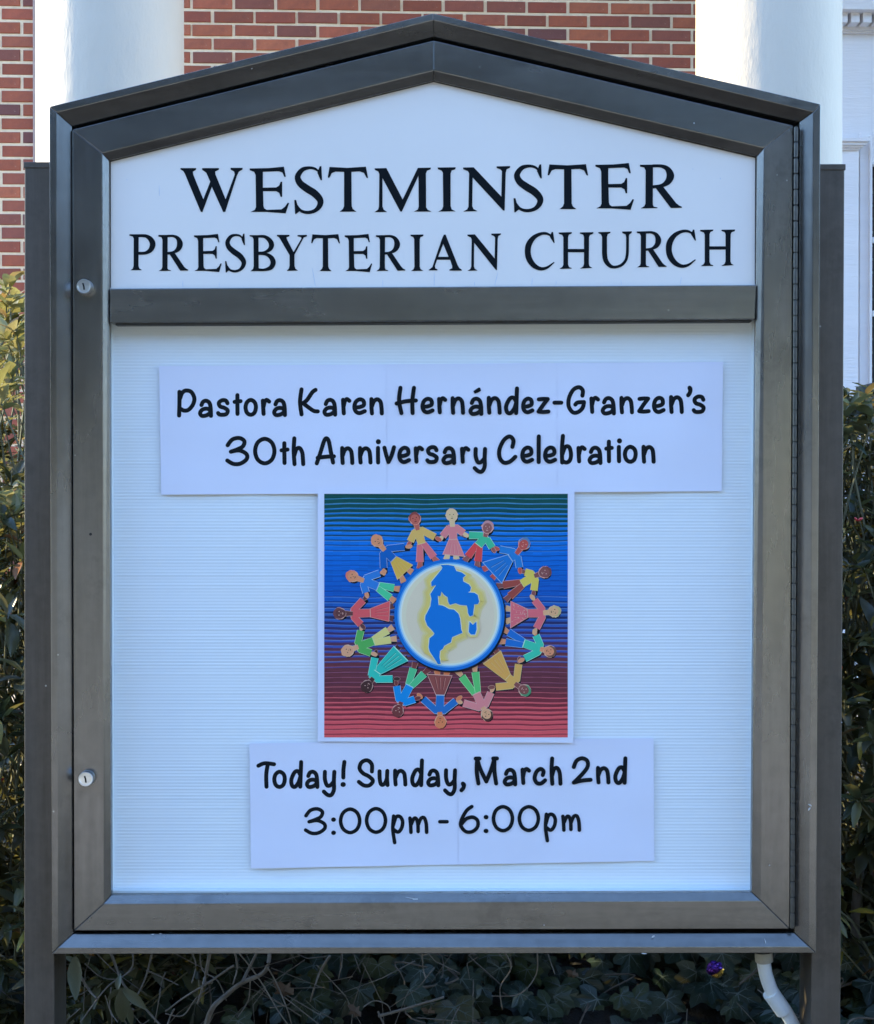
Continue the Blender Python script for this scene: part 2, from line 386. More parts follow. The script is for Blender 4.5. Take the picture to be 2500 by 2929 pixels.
mm = [BRONZE, BRONZE_H, BRONZE_H, BRONZE, BRONZE_H]
frame(['cabinet_stile', 'cabinet_top_rail', 'cabinet_top_rail', 'cabinet_stile', 'cabinet_bottom_rail'],
      [(OUT, 0, .095), (OUT, 0, 0), (LIP, 0, 0), (GAP, .0106, .0106), (GAP, .0106, .06)], sign, mm)
DO = [(212,2662),(207,371),(1241,116),(2268,359),(2259,2657)]
DB = [(296,2586),(292,438),(1241,201),(2186,423),(2177,2577)]
DI = [(318,2560),(312,459),(1241,230),(2165,447),(2150,2552)]
frame(['door_stile', 'door_top_rail', 'door_top_rail', 'door_stile', 'door_bottom_rail'],
      [(DO, .0065, .021), (DO, .0065, .0065), (DB, .0065, .0065), (DI, .0125, .0125), (DI, .0125, .0235)], sign, mm)
def quad4(name, pts, y0, y1, mat, parent, bev=.0006):
    V = []
    for y in (y0, y1):
        for p in pts:
            q = P(*p, y0); q.y = y; V.append(q)
    return part(name, V, [(0,1,2,3), (7,6,5,4), (0,4,5,1), (1,5,6,2), (2,6,7,3), (3,7,4,0)], mat, parent, bev=bev)
quad4('cross_bar', [(314,924),(314,825),(2163,815),(2160,914)], .0095, .030, BRONZE_H, sign, .0012)
quad4('cross_bar_lip', [(330,930),(330,921),(2150,911),(2150,920)], .0135, .030, DARKM, sign, 0)
# back of the cabinet
bk = [P(160,2715,.06), P(155,320,.06), P(1240,60,.06), P(2330,315,.06), P(2325,2712,.06)]
V = bk + [Vector((q.x, .092, q.z)) for q in bk]
part('cabinet_back', V, [(0,1,2,3,4), (9,8,7,6,5)] + [(i, i+5, (i+1) % 5+5, (i+1) % 5) for i in range(5)], DARKM, sign)
# white name panel (slightly bowed) + gasket
def fan(pts, y, f=None):
    return [P(a, b, y) for a, b in pts]
part('name_panel', fan([(300,840),(300,448),(1241,214),(2180,436),(2178,832)], .0185), [(0,1,2,3,4)], PANEL, sign)
GA = [(312,826),(312,459),(1241,230),(2165,447),(2164,816)]
GB = [(317,822),(317,463),(1241,235),(2160,452),(2159,812)]
V = [P(*p, .0178) for p in GA] + [P(*p, .0178) for p in GB]
part('gasket', V, [(i, i+1, i+6, i+5) for i in range(4)], GASKET, sign)
st = []
def ribbon2(pts, hw, y, z=0.0):
    """flat ribbon along 2-D pixel points (x, y[, halfwidth]) -> verts in world at depth y"""
    V, Fc = [], []; n = len(pts)
    for i, p in enumerate(pts):
        a = pts[max(i-1, 0)]; b = pts[min(i+1, n-1)]
        dx, dy = b[0]-a[0], b[1]-a[1]; l = math.hypot(dx, dy) or 1; w_ = p[2] if len(p) > 2 else hw
        V += [(p[0] - dy/l*w_, p[1] + dx/l*w_), (p[0] + dy/l*w_, p[1] - dx/l*w_)]
    for i in range(n-1): Fc.append((2*i, 2*i+1, 2*i+3, 2*i+2))
    return V, Fc
for (a, b, c, d, hw) in ((893,766,902,818,1.1),(1242,779,1242,818,1.2),(1424,779,1415,816,1.0),(523,803,523,822,.9),(1095,800,1095,820,.8),(1357,806,1358,818,.8),
                         (1523,795,1521,815,.9),(1591,803,1590,815,.8),(1776,800,1777,815,.8),(1949,792,1946,813,.9),(627,806,627,822,.7),(455,530,456,560,1.0),(2060,508,2061,513,1.2),(1982,482,1982,485,1.2),(362,513,364,515,1.2)):
    V2, F2 = ribbon2([(a, b, hw*.4), ((a+c)/2, (b+d)/2, hw), (c, d, hw*.6)], hw, 0)
    st.append(([P(*q, .0183) for q in V2], F2))
v, f = join(st); o = part('dirt_streaks', v, f, STREAK, sign); o['kind'] = 'stuff'
# corrugated board: horizontal flutes as geometry
def board():
    a = P(322, 2552, .038); b = P(2156, 905, .038); V = []; Fc = []; nz = int((b.z - a.z) / .004) * 6; xs_ = [a.x - .003, (a.x+b.x)/2, b.x + .003]
    rr = random.Random(5); amp = [rr.uniform(.6, 1.25) for _ in range(nz // 6 + 2)]
    for i in range(nz + 1):
        z = a.z - .004 + (b.z - a.z + .006) * i / nz; y = .038 - .00025 * amp[i // 6] * abs(math.sin(math.pi * i / 6))
        for x in xs_: V.append((x, y, z))
    for i in range(nz):
        for k in range(2): Fc.append((i*3+k, i*3+k+1, i*3+k+4, i*3+k+3))
    return V, Fc
v, f = board(); o = part('corrugated_backing_board', v, f, BOARD, sign, smooth=True)
# white liner of the lower compartment
la, lb = P(317, 2556, .018), P(2158, 916, .018); xl, xr_ = P(324, 2000, .038).x, P(2150, 2000, .038).x
v, f = box((la.x - .006, .0238, la.z - .004), (xl + .0006, .0379, lb.z + .005)); part('liner', v, f, LINER, sign)
v, f = box((xr_ - .0006 , .0238, la.z - .004), (xr_ + .006, .0379, lb.z + .005)); part('liner', v, f, LINER, sign)
v, f = box((xl + .001, .0238, la.z - .006), (xr_ - .001, .0379, la.z + .0022)); part('liner', v, f, LINER, sign)
v, f = box((la.x - .006, .0383, la.z - .02), (xr_ + .006, .0400, lb.z + .02)); part('board_backing', v, f, LINER, sign)
v, f = box((la.x, .0205, la.z + .001), (P(2158, 916, .018).x, .0225, lb.z)); part('clear_pane', v, f, PANE, sign)
# locks
def lock(px, py):
    c = P(px, py, .006); L = .013; n = 28; r_ = .0092
    V = []; prof = [(r_*1.05, .006), (r_*1.05, .004), (r_, .003), (r_, -L + .0012), (r_*.93, -L), (r_*.80, -L), (r_*.76, -L + .0005), (.0001, -L + .0005)]
    for q, dy in prof:
        for k in range(n): a = 2*math.pi*k/n; V.append((c.x + q*math.cos(a), .006 + (dy if dy < 0 else dy - .006), c.z + q*math.sin(a)))
    Fc = [(j*n+k, j*n+(k+1) % n, (j+1)*n+(k+1) % n, (j+1)*n+k) for j in range(len(prof)-1) for k in range(n)]
    o = part('lock', V, Fc, CHROME, sign, smooth=False)
    y = .006 - L + .0003; w_ = .0011; h = .0042; s = .0012
    V = [(c.x - w_ - s, y, c.z + h), (c.x + w_ - s, y, c.z + h), (c.x + w_, y, c.z), (c.x + w_ + s*.4, y, c.z - h), (c.x - w_ + s*.4, y, c.z - h), (c.x - w_, y, c.z)]
    V = [Vector(q) - BASE[sign.name]['base'] for q in V]
    link('keyhole', mesh('keyhole', V, [(0,1,2,5), (5,2,3,4)], [KEYH]), o)
lock(246, 823); lock(251, 2224)
# rivet hole and scuffs
c = P(259, 1528, .0057); v = [(c.x + .0018*math.cos(a*.6283), c.y, c.z + .0018*math.sin(a*.6283)) for a in range(10)]
part('screw_hole', v, [tuple(range(10))], KEYH, sign)
sc_ = []; rr = random.Random(8)
SC = [(1865,2682,1872,2676,2,.004),(2187,2685,2190,2700,1,.002),(1180,2573,1195,2571,1.5,.0085),(1160,2566,1200,2574,.8,.0085),(1850,2728,1835,2727,1.6,-.0004),(2312,2318,2318,2310,2,-.0004),(2322,2306,2312,2300,1.5,-.0004),(433,2673,441,2672,1.3,.0065),(456,2671,462,2671,1.1,.0065),(2201,2474,2202,2476,1.4,.0055),(1985,350,1986,354,1.2,.0055),(720,196,721,197,1.4,-.0004),(373,275,388,280,.8,.004),(427,262,430,272,.8,.004),(315,298,316,299,1.5,.004),(1556,2645,1557,2647,1.4,.0055)]
for a, b, c_, d, hw, y in SC:
    V2, F2 = ribbon2([(a, b, hw*.4), ((a+c_)/2+rr.uniform(-1, 1), (b+d)/2, hw), (c_, d, hw*.5)], hw, 0); sc_.append(([P(*q, y) for q in V2], F2))
v, f = join(sc_); o = part('paint_scuffs', v, f, plain('scuff', (.55, .56, .56), .7), sign); o['kind'] = 'stuff'
# piano hinge, knuckle by knuckle
hp0 = P(2277, 362, .004); hp1 = P(2266, 2656, .004); nk = 51; kn = []
L = (hp1 - hp0).length / nk; dirz = (hp1 - hp0).normalized()
kv, kf = tube([Vector((0, 0, -L*.47)), Vector((0, 0, -L*.45)), Vector((0, 0, L*.45)), Vector((0, 0, L*.47))], [.0023, .00275, .00275, .0023], 12)
km = mesh('hinge_knuckle', kv, kf, [HINGE], smooth=False)
for i in range(nk):
    p = hp0 + dirz * L * (i + .5) - BASE[sign.name]['base']
    o = link('hinge_knuckle', km, sign, p); o.rotation_euler = dirz.to_track_quat('Z', 'Y').to_euler()
v, f = tube([hp0, hp1], .0016, 8); part('hinge_pin', v, f, DARKM, sign)
# posts
def post(tl, tr, bl, br, yf=.03, d=.066):
    a, b = P(*tl, yf), P(*tr, yf); c, e = P(*bl, yf), P(*br, yf)
    k = (a.z - .3) / (a.z - c.z)
    c = a + (c - a) * k; e = b + (e - b) * k
    V = [c, e, b, a]; V += [q + Vector((0, d, 0)) for q in V]
    part('post', V, [(0,1,2,3), (5,4,7,6), (1,5,6,2), (4,0,3,7), (3,2,6,7), (4,5,1,0)], POSTM, sign, bev=.0012)
    V = [a + Vector((-.0012, -.0012, -.006)), b + Vector((.0012, -.0012, -.006)), b + Vector((.0012, d+.0012, -.006)), a + Vector((-.0012, d+.0012, -.006))]
    V += [q + Vector((0, 0, .0075)) for q in V]
    part('post_cap', V, [(3,2,1,0), (4,5,6,7), (0,1,5,4), (1,2,6,5), (2,3,7,6), (3,0,4,7)], POSTM, sign, bev=.0008)
post((70,467), (153,467), (69,2900), (155.5,2900)); post((2334,473), (2416,473), (2320,2900), (2404,2900))

# ------------------------------------------------------------------ vinyl serif letters on the name panel
def poly(pts): return ('P', pts, ())
def polyh(pts, hole): return ('P', pts, (hole,))
def rib(*pts): return ('R', pts, ())
_Rm = [poly([(680,92),(860,90),(850,112),(790,115),(788,430),(797,445),(828,452),(825,458),(685,460),(718,440),(726,420),(728,140),(715,115),(680,108)]),
       rib((785,101,12),(860,103,14),(912,128,22),(936,182,32),(915,235,26),(862,268,15),(788,279,14)),
       poly([(812,288),(830,278),(868,268),(985,415),(1010,435),(1035,447),(1032,455),(940,457)])]
SER = {
 'W': ((930,1457,118,492), [poly([(932,120),(1065,120),(1063,135),(1037,150),(1040,175),(1125,383),(1183,235),(1150,160),(1115,135),(1115,120),(1257,120),(1257,133),(1225,150),(1228,175),(1313,382),(1390,175),(1385,150),(1355,133),(1355,118),(1457,118),(1455,133),(1425,150),(1408,185),(1310,490),(1292,490),(1197,278),(1118,490),(1104,490),(968,165),(955,145),(932,132)])]),
 'E': ((38,375,108,502), [poly([(42,123),(200,120),(330,108),(347,193),(334,195),(318,158),(290,147),(200,150),(153,152),(153,285),(265,283),(290,268),(303,235),(316,235),(316,363),(302,363),(292,330),(265,315),(155,315),(158,440),(165,460),(185,472),(310,468),(340,445),(362,412),(375,415),(345,502),(180,490),(50,490),(85,472),(95,450),(92,180),(80,152),(42,138)])]),
 'S': ((420,665,100,510), [rib((628,152,8),(590,125,11),(540,118,13),(485,135,19),(447,190,24),(465,245,28),(520,290,31),(590,335,31),(636,390,27),(630,440,22),(590,480,16),(530,494,14),(475,480,12),(440,440,9)),
        poly([(632,105),(647,103),(652,222),(640,222),(612,160)]), poly([(418,390),(433,388),(445,430),(478,474),(448,495),(430,510),(425,505)])]),
 'T': ((700,1040,108,490), [poly([(715,110),(865,118),(1022,108),(1040,203),(1028,203),(1005,160),(970,148),(900,152),(902,440),(912,465),(942,488),(800,488),(828,465),(838,440),(838,152),(765,150),(735,162),(713,203),(700,200)])]),
 'M': ((1093,1575,115,493), [poly([(1095,122),(1195,120),(1332,385),(1460,118),(1570,116),(1568,130),(1538,142),(1528,165),(1530,450),(1542,470),(1575,487),(1425,487),(1460,470),(1468,445),(1465,185),(1325,487),(1312,487),(1162,205),(1162,445),(1172,470),(1200,490),(1093,492),(1125,470),(1132,445),(1135,170),(1125,148),(1097,135)])]),
 'I': ((152,305,113,487), [poly([(152,115),(305,113),(303,130),(272,140),(262,165),(262,440),(272,468),(305,485),(158,487),(190,468),(200,442),(197,160),(185,140),(155,130)])]),
 'N': ((365,765,102,487), [poly([(367,115),(457,113),(690,360),(695,145),(680,130),(650,120),(650,105),(765,103),(762,118),(735,130),(727,160),(718,478),(705,478),(448,200),(445,440),(455,465),(490,483),(368,487),(402,468),(413,445),(418,165),(408,145),(368,130)])]),
 'R': ((678,1035,87,460), _Rm),
 'P': ((500,722,677,983), [poly([(502,678),(640,678),(630,702),(580,703),(578,945),(585,965),(608,980),(510,982),(530,968),(537,945),(538,715),(530,698),(502,690)]),
        rib((572,690,12),(640,693,14),(680,720,21),(698,762,24),(680,810,20),(635,836,13),(572,838,12))]),
 'B': ((1513,1738,683,990), [poly([(1515,685),(1640,685),(1630,706),(1590,706),(1592,965),(1640,970),(1640,988),(1522,990),(1545,970),(1550,945),(1548,720),(1540,702),(1515,695)]),
        rib((1585,696,11),(1640,698,13),(1680,725,19),(1700,765,22),(1685,805,17),(1640,830,10),(1585,834,9)),
        rib((1585,843,9),(1650,846,12),(1695,872,19),(1714,915,22),(1695,958,19),(1645,977,12),(1585,979,10))]),
 'Y': ((270,525,682,988), [poly([(272,683),(378,683),(376,695),(352,703),(355,718),(412,828),(478,715),(475,702),(445,695),(445,685),(525,683),(523,697),(498,705),(420,850),(420,945),(428,968),(450,985),(355,987),(372,968),(378,945),(378,855),(300,720),(288,702),(272,695)])]),
 'A': ((75,358,680,987), [polyh([(205,681),(220,681),(320,935),(335,962),(358,978),(355,985),(252,985),(252,975),(275,965),(275,945),(258,893),(148,893),(130,945),(133,965),(152,975),(150,983),(78,983),(78,978),(108,955),(190,715)], [(200,760),(245,868),(158,868)])]),
 'C': ((888,1140,657,985), [poly([(1115,658),(1127,660),(1140,750),(1132,753),(1098,698)]), rib((1112,692,8),(1070,672,11),(1020,675,13),(962,707,19),(922,765,25),(913,830,25),(927,890,25),(967,943,21),(1022,969,15),(1075,959,11),(1118,928,6),(1136,914,4))]),
 'H': ((1173,1467,660,970), [poly([(1173,663),(1285,660),(1283,672),(1260,682),(1253,700),(1253,802),(1387,802),(1387,700),(1380,682),(1353,672),(1353,662),(1467,660),(1465,674),(1438,684),(1430,702),(1428,930),(1435,948),(1457,962),(1353,968),(1380,950),(1387,930),(1387,830),(1253,830),(1253,935),(1262,955),(1285,963),(1282,968),(1180,970),(1205,952),(1213,935),(1213,702),(1203,684),(1175,675)])]),
 'U': ((327,612,653,968), [poly([(328,660),(432,657),(430,668),(408,678),(402,700),(360,700),(350,678),(330,670)]), rib((381,690,21),(381,780,21),(382,850,21),(392,900,20),(422,940,17),(462,955,12),(520,940,12),(558,900,12),(572,850,12),(575,780,12),(575,690,12)),
        poly([(530,655),(612,653),(610,667),(590,680),(586,700),(562,700),(558,680),(530,668)])]),
}
def tess(loops):
    flat = [p for l in loops for p in l]
    tris = tessellate_polygon([[Vector((a, b, 0)) for a, b in l] for l in loops])
    return flat, [tuple(t) for t in tris]
def place_serif(ch, zx, bb):
    (a0, a1, b0, b1), prims = SER[ch]; out = []; k = 1 / 2.9483
    def mp(x, y): return (zx + (bb[0] + (x - a0) / (a1 - a0) * (bb[1] - bb[0])) * k, 440 + (bb[2] + (y - b0) / (b1 - b0) * (bb[3] - bb[2])) * k)
    s = ((bb[1] - bb[0]) / (a1 - a0) + (bb[3] - bb[2]) / (b1 - b0)) / 2 * k
    for q, (kind, pts, holes) in enumerate(prims):
        y = .0181 - .00003 * q
        if kind == 'P':
            fl, tr = tess([[mp(*p) for p in pts]] + [[mp(*p) for p in h] for h in holes]); out.append(([P(*p, y) for p in fl], tr))
        else:
            c = [(*mp(p[0], p[1]), p[2] * s) for p in crom(pts, 6)]
            V2, F2 = ribbon2(c, 1, 0); out.append(([P(*p, y) for p in V2], F2))
    v, f = join(out); part('letter', v, f, VINYL, sign)
LET = [('W',200,(930,1457,118,492)),('E',700,(38,375,108,502)),('S',700,(420,665,100,510)),('T',700,(700,1040,108,490)),('M',700,(1093,1575,115,493)),
 ('I',1200,(152,305,113,487)),('N',1200,(365,765,102,487)),('S',1200,(795,1045,85,495)),('T',1200,(1080,1422,87,468)),('E',1600,(300,630,77,472)),('R',1600,(678,1035,87,460)),
 ('P',200,(500,722,677,983)),('R',200,(745,998,680,988)),('E',200,(1043,1280,675,997)),('S',200,(1310,1485,670,1003)),('B',200,(1513,1738,683,990)),
 ('Y',700,(270,525,682,988)),('T',700,(560,803,677,990)),('E',700,(840,1075,675,998)),('R',700,(1105,1355,682,988)),('I',700,(1397,1507,680,988)),
 ('A',1200,(75,358,680,987)),('N',1200,(402,687,670,987)),('C',1200,(888,1140,657,985)),('H',1200,(1173,1467,660,970)),('U',1600,(327,612,653,968)),
 ('R',1600,(652,905,650,957)),('C',1600,(898,1152,637,963)),('H',1600,(1186,1482,638,947))]
for L_ in LET: place_serif(*L_)

# ------------------------------------------------------------------ paper notices
WS = [1.0]
def wob(x, z): return WS[0] * wob_(x, z)
def wob_(x, z): return 1.9 * wob0(x, z)
def wob0(x, z): return .00035 * math.sin(x * 21 + z * 9) + .0003 * math.sin(x * 47 - z * 31 + 1) + .0002 * math.sin(z * 83 + x * 13)
def sheet(corners, y, parent, name='sheet', nx=26, nz=10, curl=.0):
    (tl, tr, br, bl) = corners; V = []; Fc = []
    for j in range(nz + 1):
        for i in range(nx + 1):
            u, v = i / nx, j / nz
            x = (tl[0]*(1-u) + tr[0]*u)*(1-v) + (bl[0]*(1-u) + br[0]*u)*v; yy = (tl[1]*(1-u) + tr[1]*u)*(1-v) + (bl[1]*(1-u) + br[1]*u)*v
            p = P(x, yy, y); p.y += wob(p.x, p.z) - curl * (max(0, v - .93) / .07) * (.5 + .5 * math.sin(u * 9)); V.append(p)
    for j in range(nz):
        for i in range(nx): a = j*(nx+1)+i; Fc.append((a, a+1, a+nx+2, a+nx+1))
    o = part(name, V, Fc, PAPER, parent, smooth=True)
    return o
GL = {
 'P': [[(.05,.05),(.05,.5),(.03,1)], [(.1,.3),(.22,.1),(.45,0),(.8,.05),(1,.3),(.92,.55),(.65,.76),(.35,.8),(.1,.72)]],
 'a': [[(.12,.28),(.28,.06),(.58,0),(.86,.15),(.97,.5),(1,1)], [(.96,.60),(.6,.52),(.22,.58),(0,.80),(.15,.99),(.5,.98),(.82,.86),(.96,.68)]],
 's': [[(.95,.2),(.78,.02),(.4,0),(.08,.17),(.2,.42),(.62,.52),(.97,.7),(.85,.94),(.5,1),(.15,.98),(0,.88)]],
 't': [[(.47,0),(.47,.5),(.5,1)], [(0,.36),(1,.32)]],
 'o': [('c',[(.5,0),(.88,.16),(1,.5),(.86,.86),(.5,1),(.14,.86),(0,.5),(.14,.16)])],
 'r': [[(0,.05),(.05,.5),(.12,1)], [(.1,.5),(.28,.16),(.6,0),(1,.12)]],
 'K': [[(.12,0),(.04,.5),(.12,1)], [(.88,.02),(.7,.12),(.42,.42),(.2,.55)], [(.2,.55),(.5,.72),(.78,.86),(1,.88)]],
 'e': [[(.1,.58),(.5,.56),(.9,.42),(.86,.1),(.5,0),(.14,.18),(0,.55),(.14,.88),(.5,1),(1,.86)]],
 'n': [[(.03,0),(.03,.5),(.08,1)], [(.08,.5),(.28,.14),(.6,.02),(.88,.2),(.97,.6),(1,1)]],
 'H': [[(.2,0),(.13,.5),(.25,1)], [(.9,0),(.82,.5),(.83,1)], [(0,.62),(.5,.53),(1,.5)]],
 'd': [[(1,0),(.96,.5),(.92,1)], [(.94,.55),(.7,.38),(.35,.42),(.03,.72),(.12,.96),(.42,1),(.75,.82),(.93,.58)]],
 'z': [[(.06,.05),(.5,.02),(.95,.03)], [(.95,.03),(.5,.45),(.03,.95)], [(.03,.95),(.5,.98),(1,.95)]],
 '-': [[(0,.5),(1,.5)]],
 'G': [[(.9,.33),(.92,.12),(.68,0),(.32,.1),(.05,.42),(.03,.75),(.28,.98),(.6,.98),(.9,.82),(1,.6)], [(.45,.68),(.6,.60),(1,.58)]],
 "'": [[(.6,.05),(1,.25),(.7,.7),(0,1)], [(.6,.05),(.75,.25)]],
 '3': [[(.02,.28),(.25,.06),(.6,0),(.85,.12),(.78,.32),(.5,.44),(.18,.53)], [(.18,.53),(.6,.48),(.95,.62),(.96,.82),(.65,.99),(.3,1),(0,.87)]],
 '0': [('c',[(.5,0),(.86,.15),(1,.5),(.86,.85),(.5,1),(.14,.85),(0,.5),(.14,.15)])],
 'h': [[(.1,0),(.04,.5),(.12,1)], [(.1,.66),(.32,.42),(.65,.38),(.9,.55),(.97,.8),(1,1)]],
 'A': [[(0,1),(.2,.6),(.42,.12),(.56,0),(.7,.12),(.82,.55),(.95,.97)], [(.05,.78),(.5,.74),(1,.72)]],
 'i': [[(.1,.3),(.1,.65),(.3,1)], [(.6,0),(.64,.01)]],
 'v': [[(0,.03),(.18,.5),(.42,1)], [(.42,1),(.75,.55),(1,0)]],
 'y': [[(.1,0),(.1,.32),(.3,.58),(.62,.58),(.95,.42)], [(1,0),(.96,.4),(.96,.78),(.7,1),(.35,.99),(0,.85)]],
 'C': [[(.82,.4),(.88,.15),(.65,0),(.3,.14),(.03,.5),(.05,.82),(.3,1),(.65,.97),(1,.78)]],
 'l': [[(.7,0),(.3,.5),(.3,1)]],
 'b': [[(.15,0),(.05,.5),(.08,1)], [(.1,.68),(.4,.42),(.8,.42),(1,.68),(.88,.92),(.5,1),(.1,.94)]],
 'T': [[(0,.13),(.4,.03),(1,.07)], [(.6,.06),(.5,.5),(.52,1)]],
 '!': [[(.9,.02),(.55,.35),(.5,.68)], [(.35,.97),(.5,.97)]],
 'S': [[(.93,.45),(.92,.16),(.6,0),(.2,.08),(.05,.32),(.3,.52),(.7,.64),(1,.82),(.75,1),(.35,1),(0,.86)]],
 'u': [[(.02,.03),(.04,.55),(.18,.92),(.45,.98),(.75,.8),(.93,.5)], [(.97,0),(.93,.5),(1,1)]],
 ',': [[(.55,.05),(1,.25),(.7,.7),(0,1)], [(.55,.05),(.75,.25)]],
 'M': [[(.07,0),(.05,.5),(.13,1)], [(.07,.0),(.22,.42),(.5,.92)], [(.5,.92),(.72,.45),(.88,0)], [(.88,0),(.88,.5),(.96,1)], [(0,0),(.18,0)], [(.82,0),(1,0)]],
 'c': [[(.78,.42),(.85,.15),(.55,0),(.18,.2),(0,.62),(.2,.95),(.6,1),(1,.78)]],
 '2': [[(.02,.35),(.18,.1),(.5,0),(.8,.1),(.82,.35),(.5,.65),(.02,.98)], [(.02,.98),(.5,.9),(1,.87)]],
 ':': [[(.4,0),(.6,0)], [(.4,1),(.6,1)]],
 'p': [[(.12,0),(.04,.5),(.22,1)], [(.08,.35),(.35,.04),(.75,.02),(1,.2),(.9,.45),(.55,.6),(.1,.5)]],
 'm': [[(.02,.05),(.06,.5),(.08,1)], [(.08,.5),(.24,.1),(.38,.08),(.48,.4),(.5,.95)], [(.5,.5),(.66,.08),(.85,.03),(.97,.4),(1,1)]],
 '6': [[(.65,0),(.35,.16),(.08,.5),(.03,.76),(.3,.99),(.68,.99),(.97,.8),(.97,.55),(.7,.42),(.35,.48),(.08,.68)]],
}
def hand_line(items, x0_, y0_, k, hw, y, parent):
    out = []; zq = 0
    for ch, (a, b, c, d) in items:
        x_a, x_b, y_a, y_b = x0_ + a / k, x0_ + b / k, y0_ + c / k, y0_ + d / k
        acc = None
        if ch == 'á': ch = 'a'; acc = True
        if acc: full = (y_a, y_b); y_a = y_a + (y_b - y_a) * .31
        w_ = max(.01, x_b - x_a - 2*hw); h_ = max(.01, y_b - y_a - 2*hw)
        strokes = list(GL[ch])
        for s in strokes:
            closed = s[0] == 'c'; pts = s[1] if closed else s
            pp = [(x_a + hw + u * w_, y_a + hw + v * h_) for u, v in pts]
            c_ = crom(pp, 6, closed)
            dot = ch in ':i!' and len(pts) == 2 and abs(pts[0][1] - pts[1][1]) < .02
            r_ = hw * (1.22 if dot else 1)
            if closed: c_ = c_ + [c_[0], c_[1]]
            V2, F2 = ribbon2(c_, r_, 0); zz = .00022 + .00002 * (zq % 6); zq += 1
            n = len(V2)
            if not closed:
                for e, sgn in ((c_[0], 1), (c_[-1], -1)):
                    m0 = len(V2); V2 += [(e[0] + r_*math.cos(q*math.pi/6), e[1] + r_*math.sin(q*math.pi/6)) for q in range(12)]
                    F2.append(tuple(range(m0, m0 + 12)))
            W_ = []
            for qi, q in enumerate(V2):
                p = P(*q, y); p.y += wob(p.x, p.z) - zz - .0000 - (.00001 if qi >= n else 0); W_.append(p)
            out.append((W_, F2))
        if acc:
            e = [(x_a + .42*(x_b-x_a), full[0] + .16*(full[1]-full[0])), (x_a + .72*(x_b-x_a), full[0] + .05*(full[1]-full[0]))]
            e = [(e[0][0]-2, e[0][1], hw*.7), ((e[0][0]+e[1][0])/2, (e[0][1]+e[1][1])/2, hw*.95), (e[1][0]+1, e[1][1], hw*1.0), (e[1][0]+4, e[1][1]-1, hw*.7)]
            V2, F2 = ribbon2(e, hw, 0); W_ = []
            for q in V2: p = P(*q, y); p.y += wob(p.x, p.z) - .0003; W_.append(p)
            out.append((W_, F2))
    v, f = join(out); return part('printed_lettering', v, f, INK, parent)
YP = .0345
n1 = thing('paper_notice', P(892, 1415, YP), 'wide white taped paper notice at the top of the board, reading Pastora Karen Hernández-Granzen\u2019s', 'paper notice', 'white paper notices in the sign')
TLp, TRp, BRp, BLp = (455,1047), (2068,1035), (2065,1405), (461,1415)
def lerp(a, b, t): return (a[0] + (b[0]-a[0])*t, a[1] + (b[1]-a[1])*t)
for k, (t0, t1) in enumerate(((0, .402), (.400, .709), (.707, 1))):
    sheet((lerp(TLp, TRp, t0), lerp(TLp, TRp, t1), lerp(BLp, BRp, t1), lerp(BLp, BRp, t0)), YP - (.0 if k != 1 else -.0005), n1, nx=14)
L1 = [('P',(140,262,175,355)),('a',(272,365,238,357)),('s',(383,470,235,350)),('t',(485,548,203,345)),('o',(553,643,233,350)),('r',(660,725,233,345)),('a',(730,822,235,352)),
 ('K',(885,1025,168,348)),('a',(1040,1132,233,350)),('r',(1155,1220,228,342)),('e',(1225,1315,230,340)),('n',(1328,1420,228,342)),('H',(1485,1630,158,340)),('e',(1645,1733,226,335))]
L1b = [('r',(-22,42,222,335)),('n',(60,152,222,338)),('á',(172,265,172,345)),('n',(283,378,220,338)),('d',(390,485,162,340)),('e',(497,580,225,335)),('z',(590,678,225,335)),('-',(690,758,250,275)),
 ('G',(775,898,155,338)),('r',(918,985,220,333)),('a',(988,1083,222,342)),('n',(1102,1195,220,335)),('z',(1212,1298,222,332)),('e',(1305,1390,220,333)),('n',(1408,1502,215,333)),("'",(1515,1555,155,230)),('s',(1550,1638,213,333))]
L2 = [('3',(440,590,468,653)),('0',(612,757,473,650)),('t',(775,838,500,648)),('h',(848,935,470,655)),('A',(993,1125,470,650)),('n',(1148,1238,530,648)),('n',(1258,1350,530,645)),('i',(1370,1400,490,645)),('v',(1410,1495,525,642)),('e',(1502,1588,528,642)),('r',(1603,1668,527,640)),('s',(1675,1760,525,642))]
L2b = [('a',(5,97,530,648)),('r',(120,185,530,640)),('y',(198,288,535,700)),('C',(348,475,458,645)),('e',(492,578,527,640)),('l',(592,620,458,642)),('e',(632,720,527,640)),('b',(733,818,455,645)),('r',(838,902,525,638)),('a',(907,1000,528,648)),('t',(1010,1070,490,637)),('i',(1087,1120,485,637)),('o',(1125,1217,522,640)),('n',(1238,1328,522,640))]
off1 = (1260 - 440) * 2.1573
sh = lambda L, o: [(c, (b[0]+o, b[1]+o, b[2], b[3])) for c, b in L]
hand_line(L1 + sh(L1b, off1), 440, 1030, 2.1573, 6.0, YP, n1)
hand_line(L2 + sh(L2b, off1), 440, 1030, 2.1573, 6.0, YP, n1)
n2 = thing('paper_notice', P(1293, 2483, YP), 'lower white paper notice below the globe poster, reading Today! Sunday, March 2nd', 'paper notice', 'white paper notices in the sign')
TL2, TR2, BR2, BL2 = (714,2126), (1869,2111), (1872,2463), (718,2484)
for k, (t0, t1) in enumerate(((0, .513), (.511, 1))):
    sheet((lerp(TL2, TR2, t0), lerp(TL2, TR2, t1), lerp(BL2, BR2, t1), lerp(BL2, BR2, t0)), YP + .0005 * k, n2, nx=16)
